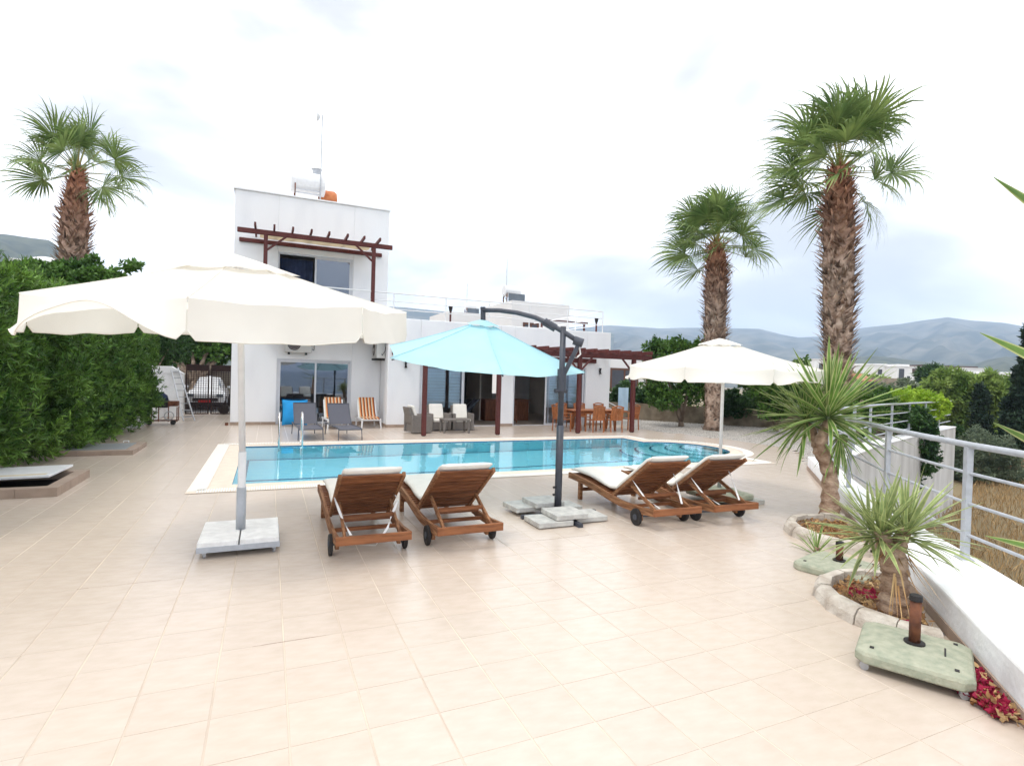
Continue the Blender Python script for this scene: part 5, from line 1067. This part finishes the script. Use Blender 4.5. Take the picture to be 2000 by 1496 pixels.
def head(t, c, n, L_, meshes, seed, lo=-55, hi=86, up=Vector((0, 0, 1)), az0=0):
    rg = random.Random(seed)
    for i in range(n):
        v = (i+.5)/n; el = R(hi-(hi-lo)*v**.85+rg.uniform(-9, 9)); az = az0+i*2.39996+rg.uniform(-.25, .25); q = Vector((math.cos(az)*math.cos(el), math.sin(az)*math.cos(el), math.sin(el)))
        q = up.to_track_quat('Z', 'Y')@q; rot = q.to_track_quat('X', 'Z').to_euler(); rot = (rot[0]+rg.uniform(-.3, .3), rot[1], rot[2])
        ln = L_*rg.uniform(.8, 1.12)*(1 if v > .12 else .8); mi = min(3, int(v*4+rg.uniform(-.4, .4))) if v > .1 else 0
        obj('leaf', meshes[max(0, mi)], t, (c[0]+q[0]*.03, c[1]+q[1]*.03, c[2]-.10*v), rot, ln)
def ytrunk(t, pts, rs, seed):
    rg = random.Random(seed); P = [Vector(p) for p in pts]; n = 26; Q = []; RR = []
    for i in range(n+1):
        u = i/n*(len(P)-1); k = min(len(P)-2, int(u)); f_ = u-k; Q.append(P[k].lerp(P[k+1], f_)); RR.append((rs[k]*(1-f_)+rs[k+1]*f_)*(1+.09*math.sin(i*1.9)+rg.uniform(-.05, .05)))
    m = MB(); m.tube(Q, RR, 16); m.build('trunk', M['yuccabark'], t, smooth=True)
yt = G(1620, 1008, .06); t = thing('yucca', 'tall yucca with a bare trunk and two big leaf heads in the farther planter', 'plant', (yt.x, yt.y, 0)); b = Vector((yt.x, yt.y, 0)); Zy = yt.x*.406+yt.y*.914
h1 = RD(1618, 812, Zy)-b; h2 = RD(1575, 815, Zy+.25)-b; fk = RD(1600, 868, Zy)-b
ytrunk(t, [(0, 0, 0), (0, 0, .3), (-.02, 0, .65), fk, h1-Vector((0, 0, .06))], [.15, .115, .10, .09, .05], 1)
ytrunk(t, [fk-Vector((0, 0, .12)), fk*.4+h2*.6, h2-Vector((0, 0, .08))], [.07, .05, .04], 2)
head(t, h1+Vector((0, 0, .05)), 105, 1.02, YL, 5, -22, 88); head(t, h2, 70, .86, YL, 6, -40, 80, Vector((-.35, .2, 1)).normalized(), 1); h3 = RD(1640, 850, Zy-.05)-b; head(t, h3, 24, .62, YL, 7, -85, -40)
ys = G(1745, 1195, .06); t = thing('yucca', 'short thick yucca with dusty pale leaves in the near planter', 'plant', (ys.x, ys.y, 0)); b = Vector((ys.x, ys.y, 0)); Zs = ys.x*.406+ys.y*.914
k1, k2, k3 = RD(1720, 1035, Zs)-b, RD(1770, 1030, Zs-.05)-b, RD(1700, 1030, Zs+.12)-b; fk = RD(1742, 1085, Zs)-b
ytrunk(t, [(0, 0, 0), (.0, 0, .2), (0, 0, .4), fk], [.125, .10, .095, .10], 3); ytrunk(t, [fk-Vector((0, 0, .05)), k1], [.085, .05], 4); ytrunk(t, [fk-Vector((0, 0, .05)), k2], [.075, .045], 5)
head(t, k1, 70, .52, YP, 8, -6, 84, Vector((-.35, -.05, 1)).normalized()); head(t, k2, 70, .54, YP, 9, -16, 84, Vector((.3, .0, 1)).normalized(), 2); head(t, k3, 30, .45, YP, 10, -20, 80, Vector((-.6, .3, .8)).normalized(), 3)
m = MB(); rg = random.Random(2)
for i in range(34):
    a = rg.uniform(0, 6.28); z = rg.uniform(.3, .62); p = Vector((.09*math.cos(a), .09*math.sin(a), z)); q = p+Vector((math.cos(a)*rg.uniform(.1, .3), math.sin(a)*rg.uniform(.1, .3), -rg.uniform(.05, .35))); s_ = Vector((-math.sin(a), math.cos(a), 0))*.008; m.add([p-s_, p+s_, q], [(0, 1, 2)])
m.build('dead_leaves', M['dryleaf'], t)
yb = G(1595, 1075, .05); t = thing('yucca', 'small young yucca tuft at the foot of the tall yucca', 'plant', (yb.x, yb.y, .03)); head(t, (0, 0, .05), 26, .34, YL, 12, 5, 85); m = MB(); m.tube([(0, 0, -.02), (0, 0, .06)], .03, 8); m.build('trunk', M['yuccabark'], t)
# yucca standing just outside the right edge, its leaf tips reach into view
fx = 2.35*.914+1.75*.406; fy = 1.75*.914-2.35*.406; t = thing('yucca', 'yucca at the right edge, only four long leaf tips in view', 'plant', (fx, fy, 0)); b = Vector((fx, fy, 0))
ytrunk(t, [(0, 0, 0), (0, 0, .7), (.02, 0, 1.3)], [.12, .09, .06], 6); head(t, (.02, 0, 1.35), 24, .55, YL, 15, 15, 85, Vector((.7, -.5, .6)).normalized())
for (tx, ty, Z_, sl) in ((1940, 346, 1.55, .68), (1914, 650, 1.6, .46), (1940, 825, 1.7, .50), (1924, 1046, 1.7, .26)):
    tip = RD(tx, ty, Z_)-b; root = RD(tx+360, ty+360*sl, Z_+.1)-b; d = tip-root; rot = d.to_track_quat('X', 'Z').to_euler(); obj('leaf', YL[0], t, root, (rot[0]+1.1, rot[1], rot[2]), d.length)
# ------------------------------------------------------------------ neighbours
def neigh(name, label, boxes, wins, cat='house', cap=True):
    x0, y0 = boxes[0][0], boxes[0][2]; t = thing(name, label, cat, (x0, y0, 0))
    for bx in boxes: m = MB(); m.box(bx[0]-x0, bx[1]-x0, bx[2]-y0, bx[3]-y0, bx[4], bx[5]); m.build('wall', M['farwall'], t)
    for (a, c, y, z0, z1, mt) in wins:
        m = MB(); a -= x0; c -= x0; y -= y0; w = .15; m.box(a, c, y-.05, y-.005, z0, z0+w); m.box(a, c, y-.05, y-.005, z1-w, z1); m.box(a, a+w, y-.05, y-.005, z0+w, z1-w); m.box(c-w, c, y-.05, y-.005, z0+w, z1-w); m.box((a+c)/2-w/2, (a+c)/2+w/2, y-.05, y-.005, z0+w, z1-w)
        f_ = m.build('window', mt, t); m = MB(); m.box(a+w, c-w, y-.03, y-.005, z0+w, z1-w); m.build('pane', M['farwindow'], f_)
    return t
q = RD(1000, 588, 43); NY = q.y; ql = PY(1196, 700, 34.2); 
neigh('neighbour_villa', 'white neighbouring villa behind the roof terrace with brown framed windows at the right', [(q.x, q.x+5.2, NY, NY+7, 0, 7.86), (q.x+5, PY(1300, 740, 34.2).x, 34.2, NY+6, 0, 3.75)],
      [(PY(1192, 720, 34.2).x, PY(1234, 720, 34.2).x+.6, 34.2, 1.0, 2.75, M['winbrown']), (PY(1262, 720, 34.2).x, PY(1290, 720, 34.2).x, 34.2, 1.0, 2.6, M['winbrown']), (q.x+1.0, q.x+2.4, NY, 4.6, 6.2, M['winbrown'])])
t = thing('neighbour_pergola', 'brown pergola on the neighbouring roof terrace, seen under the railing', 'pergola', (q.x+.9, NY-3.5, 3.8))
for x in (0, 3.6): m = MB(); m.box(x-.06, x+.06, -.06, .06, 0, 2.2); m.build('post', M['pergola'], t)
m = MB(); m.box(-.5, 3.9, -.06, .06, 2.2, 2.36); m.build('beam', M['pergola'], t)
def ntank(label, p, s=1):
    t = thing('neighbour_water_tank', label, 'water tank', (p.x, p.y, p.z)); m = MB(); m.tube([(-.75*s, 0, 1.1*s), (.75*s, 0, 1.1*s)], .5*s, 18); m.build('tank', M['white_metal'], t)
    for x in (-.6, .6):
        for y in (-.4, .4): m = MB(); m.box(x*s-.04, x*s+.04, y*s-.04, y*s+.04, -.1, 1.2*s); m.build('leg', M['rust'], t)
    m = MB(); m.bar((-.9*s, -1.2*s, .0), (-.9*s, -.3*s, .7*s), .03, .03); m.box(-.8*s, .8*s, -1.25*s, -1.2*s, .05, .75*s); m.build('solar_panel', M['carglass'], t); m = MB(); m.tube([(-.5*s, 0, 1.2*s), (-.5*s, 0, 4.2*s)], .03, 6); m.build('mast', M['alu'], t); return t
ntank('white water tank with mast on the neighbouring villa roof', Vector((q.x+.8, NY+2, 7.86)), .9)
fb = RD(925, 612, 60); neigh('far_villa', 'farther white villa glimpsed left of the parasol arm behind the terrace railing', [(fb.x-3, fb.x+4, fb.y, fb.y+7, 0, fb.z)], [])
ntank('small white water tank on the farther villa roof left of the parasol arm', Vector((fb.x+.3, fb.y+2, fb.z)), .85)
p = RD(70, 500, 40); neigh('hill_house', 'white round topped building peeking over the dark tree on the left', [(p.x-1.5, p.x+1.3, p.y, p.y+4, 0, p.z-.3)], [])
m = MB(); m.tube([(0, 0, -.3), (0, 0, .2), (0, 0, .45)], [1.2, 1.1, .4], 18); m.build('roof', M['farwall'], bpy.data.objects['hill_house']).location = (1.5, 2, p.z-.2)
# row of white houses across the valley
def fh(px0, px1, pt, pb, Z, dep, label, wins, extra=()):
    a, c = RD(px0, pt, Z), RD(px1, pt, Z); t = thing('valley_house', label, 'house', (a.x, a.y, -5), math.atan2((c-a).y, (c-a).x), 'white houses across the valley'); w = (c-a).length; s = Z/FPX
    top = a.z+5; hgt = top+2; m = MB(); m.box(0, w, 0, dep, 0, top); m.build('wall', M['farwall'], t)
    m = MB(); m.box(-.15, w+.15, -.15, dep+.1, top+.003, top+.18); m.build('roof', M['farwall'], t)
    for (u0, u1, v0, v1, mt) in wins: # pixel offsets
        m = MB(); m.box(u0*s, u1*s, -.08, -.01, top-v1*s, top-v0*s); f_ = m.build('window', M['farbrown'] if mt else M['farwindow'], t)
    for (u0, u1, v, mt) in extra: m = MB(); m.box(u0*s, u1*s, .3, dep-.3, top+.185, top+v*s); m.build('roof_box', M['farbrown'] if mt else M['farwall'], t)
    return t
fh(1590, 1650, 702, 760, 150, 9, 'leftmost white house of the valley row, half hidden by the yucca leaves', [(10, 18, 8, 24, 0), (34, 42, 10, 26, 0)])
fh(1680, 1745, 714, 760, 140, 8, 'white house with two dark windows left of the tiled roof in the valley', [(8, 16, 10, 22, 0), (36, 42, 6, 20, 0)], [(10, 30, 4, 0)])
fh(1752, 1816, 716, 770, 130, 9, 'tall white house in the valley right behind the stone hut, with two dark windows', [(4, 14, 4, 30, 0), (20, 26, 18, 28, 0), (30, 48, 3, 12, 1)], [(2, 26, 5, 0), (30, 50, 4, 1)])
fh(1705, 1752, 713, 765, 134, 8, 'white house with square window behind the stone hut in the valley', [(10, 18, 8, 18, 0), (34, 40, 6, 18, 0), (41, 46, 6, 22, 0)], [(8, 30, 3, 0)])
fh(1818, 1872, 716, 760, 145, 9, 'white house with dark brown roof box right of the small palm in the valley', [(6, 14, 8, 16, 0)], [(-4, 20, 4, 1), (32, 46, 3, 1)])
fh(1872, 1924, 719, 760, 140, 9, 'white block house between the pepper trees in the valley', [(14, 20, 6, 14, 0)], [(4, 40, 4, 1)])
fh(1940, 1990, 730, 775, 120, 8, 'rightmost white flat roofed house beside the dark cypress', [(6, 34, 8, 20, 0)], [(8, 40, 4, 0)])
fh(1540, 1592, 708, 750, 170, 8, 'small white house far off left of the tall palm trunk', [(10, 16, 6, 14, 0)])
ph = RD(1722, 733, 62); t = thing('stone_hut', 'low stone building with a terracotta tiled roof in the valley', 'building', (ph.x, ph.y, -4), R(-24))
m = MB(); m.box(-1.4, 2.3, 0, 5, 0, ph.z+3.7); m.build('wall', M['stone'], t)
for i in range(12):
    for j in range(5): m = MB(); x = -2.4+i*.14; m.tube([(x, -.3+j*.5, ph.z+3.3+j*.16), (x, .25+j*.5, ph.z+3.45+j*.16)], .075, 6); m.build('roof_tile', M['rooftile'], t)
# valley trees
def vt(name, label, Z, bl, n, ln, wd, mt, seed, **k): b = RD(bl[0][0], bl[0][1], Z); return tree(name, label, 'tree', (b.x, b.y, -3.3), [PB(x, y, Z+dz, rx_, rz_) for x, y, dz, rx_, rz_ in bl], n, ln, wd, mt, seed, **k)
vt('pepper_tree', 'feathery light green pepper tree behind the lime hedge, left of the slim cypress', 46, [(1860, 780, 0, 42, 40), (1835, 765, 0, 28, 25), (1885, 760, 1, 25, 25), (1870, 830, 0, 32, 38), (1845, 745, 0, 22, 16), (1900, 800, 1, 20, 34)], 22000, .5, .07, M['pepperleaf'], 61, trunk_r=.3, upb=-.2, down=.4)
vt('pepper_tree', 'feathery light green pepper tree right of the slim cypress', 44, [(1955, 790, 0, 40, 42), (1930, 760, 0, 28, 24), (1980, 770, 0, 26, 26), (1950, 840, 0, 30, 30), (1985, 810, 0, 20, 30)], 22000, .5, .07, M['pepperleaf'], 62, trunk_r=.3, upb=-.2, down=.4)
vt('cypress', 'slim dark cypress between the two pepper trees', 42, [(1914, 830, 0, 14, 40), (1914, 790, 0, 10, 35), (1913, 765, 0, 5, 16), (1916, 860, 0, 16, 25)], 9000, .3, .06, M['cypress'], 63, upb=1.2)
vt('cypress', 'tall dark cypress cut by the right edge of the photograph', 36, [(2000, 840, 0, 34, 60), (2004, 770, 0, 20, 60), (2006, 690, 0, 10, 50), (1985, 870, 0, 30, 30)], 15000, .3, .06, M['cypress'], 64, upb=1.2)
vt('olive_tree', 'grey green olive bush in the dry field behind the railing', 30, [(1915, 875, 0, 44, 32), (1945, 890, 0, 34, 26), (1885, 890, 0, 28, 22), (1900, 920, 0, 40, 18), (1960, 915, 0, 36, 18)], 20000, .16, .022, M['oliveleaf'], 65, trunk_r=.12)
vt('field_shrub', 'dark green shrub in the field left of the olive bush', 31, [(1880, 940, 0, 22, 30), (1870, 900, 0, 16, 36), (1930, 945, 0, 34, 18), (1975, 940, 0, 30, 20), (1868, 860, 0, 14, 26)], 13000, .18, .04, M['darkleaf'], 66, trunk_r=.08)
vt('valley_palm', 'small dark palm beside the tall white valley house', 75, [(1812, 732, 0, 15, 12), (1826, 722, 0, 10, 8), (1806, 744, 0, 10, 10)], 4000, .6, .06, M['darkleaf'], 67)
vt('field_shrub', 'round bush in front of the stone hut in the valley', 58, [(1768, 752, 0, 12, 10), (1785, 758, 0, 14, 8), (1735, 762, 0, 30, 8), (1700, 758, 0, 30, 8)], 7000, .3, .07, M['oliveleaf'], 68)
vt('pepper_tree', 'low distant green trees along the foot of the valley houses', 105, [(1620, 745, 0, 40, 10), (1700, 745, 0, 40, 10), (1660, 740, 0, 30, 9), (1580, 738, 0, 30, 9), (1900, 745, 0, 40, 10), (1540, 735, 0, 30, 9)], 12000, .6, .12, M['pepperleaf'], 69, trunk_r=.2)
# dry grass in the field
rng = np.random.default_rng(8); k = 60000; P = np.stack([rng.uniform(8, 44, k), rng.uniform(1, 34, k), np.full(k, -3.25)], 1)
ok = (((P[:, 0]-WA.x)*WN.x+(P[:, 1]-WA.y)*WN.y) > 1.2) & ((P[:, 1] < 8.2+(P[:, 0]-11.5)*.37)); P = P[ok]; D = rng.normal(size=P.shape)*.35+np.array([0, 0, 1]); V, F = leaves(P, D, .42, .012, rng); o = obj('dry_grass', np_mesh('dry_grass', V, F, M['grass'])); o['kind'] = 'stuff'
# low garden wall with tiled cap in the field at right
m = MB(); pf = RD(1965, 905, 34); m.box(-1.6, 1.8, 0, .3, 0, 1.0); o = m.build('field_wall', M['rooftile'], None); o.location = (pf.x, pf.y, -3.2+.1); o.rotation_euler = (0, 0, R(-24)); tag(o, 'short reddish wall in the dry field behind the olive bush', 'wall')
# ------------------------------------------------------------------ hills
def ridge(name, D_, prof, mt, seed, foot=.55, amp=.065, base=-10):
    rg = np.random.default_rng(seed); nA = 260; nR = 34; xs_ = np.array([p[0] for p in prof]); ys_ = np.array([p[1] for p in prof]); pxs = np.linspace(xs_[0], xs_[-1], nA); py_ = np.interp(pxs, xs_, ys_); V = []
    ph = rg.uniform(0, 6.28, 12); fr = rg.uniform(3, 40, 12)
    def nz(a, r): return sum(math.sin(a*fr[i]+r*fr[11-i]*.35+ph[i])*math.cos(r*fr[i]*.5+ph[11-i])/(i+2) for i in range(12))
    for j in range(nR+1):
        v = j/nR; dist = foot+(1-foot)*v if v <= .8 else None; f_ = (v/.8) if v <= .8 else 1-(v-.8)/.2*.8; dd = D_*(foot+(1-foot)*v/.8) if v <= .8 else D_*(1+(v-.8)*.5)
        for i in range(nA):
            d = ray(pxs[i], py_[i]); hd = math.hypot(d[0], d[1]); crest = CH+d[2]/hd*D_; e = max(0, f_)**1.15; a = pxs[i]/2000*3
            z = base+(crest-base)*e+(crest-base)*amp*nz(a*2, v*3)*math.sin(PI*min(1, f_))*1.6
            V.append((d[0]/hd*dd, d[1]/hd*dd, z))
    F = np.array([(j*nA+i, j*nA+i+1, (j+1)*nA+i+1, (j+1)*nA+i) for j in range(nR) for i in range(nA-1)])
    o = obj(name, np_mesh(name, np.array(V), F, mt)); o.data.polygons.foreach_set('use_smooth', [True]*len(F)); return struct(o)
ridge('mountain', 4200, [(1100, 640), (1190, 635), (1240, 638), (1290, 641), (1330, 640), (1400, 640), (1440, 641), (1485, 642), (1530, 654), (1560, 659), (1600, 657), (1640, 652), (1680, 641), (1710, 637), (1760, 632), (1800, 626), (1850, 619), (1900, 626), (1960, 630), (2040, 644), (2200, 650), (2500, 660)], M['hill'], 1, foot=.35)
ridge('foothill', 1500, [(1500, 745), (1620, 722), (1660, 700), (1700, 694), (1740, 698), (1800, 706), (1850, 712), (1900, 712), (1930, 702), (1965, 696), (2010, 700), (2200, 700)], M['hilldark'], 2, foot=.45)
ridge('left_hill', 1500, [(-500, 400), (-200, 430), (0, 456), (50, 462), (95, 468), (125, 488), (180, 515), (300, 560), (420, 610), (520, 640)], M['hilldark'], 3, foot=.5)
ridge('middle_hill', 3000, [(480, 640), (640, 605), (720, 596), (790, 600), (850, 606), (900, 612), (980, 622), (1100, 640), (1200, 650)], M['hill'], 4, foot=.5)
# ------------------------------------------------------------------ haze
hm = bpy.data.materials.new('haze'); hm.use_nodes = True; t = hm.node_tree; t.nodes.clear(); o_ = t.nodes.new('ShaderNodeOutputMaterial'); pv = t.nodes.new('ShaderNodeVolumePrincipled')
pv.inputs['Color'].default_value = (.60, .76, 1, 1); pv.inputs['Density'].default_value = .00022; pv.inputs['Anisotropy'].default_value = .2; t.links.new(pv.outputs[0], o_.inputs['Volume'])
m = MB(); m.box(-7000, 5200, -7000, 5200, -14, 700); hz = m.build('haze', hm, None, kind='stuff')
S.render.engine = 'CYCLES'; S.cycles.volume_bounces = 1; S.cycles.transparent_max_bounces = 12
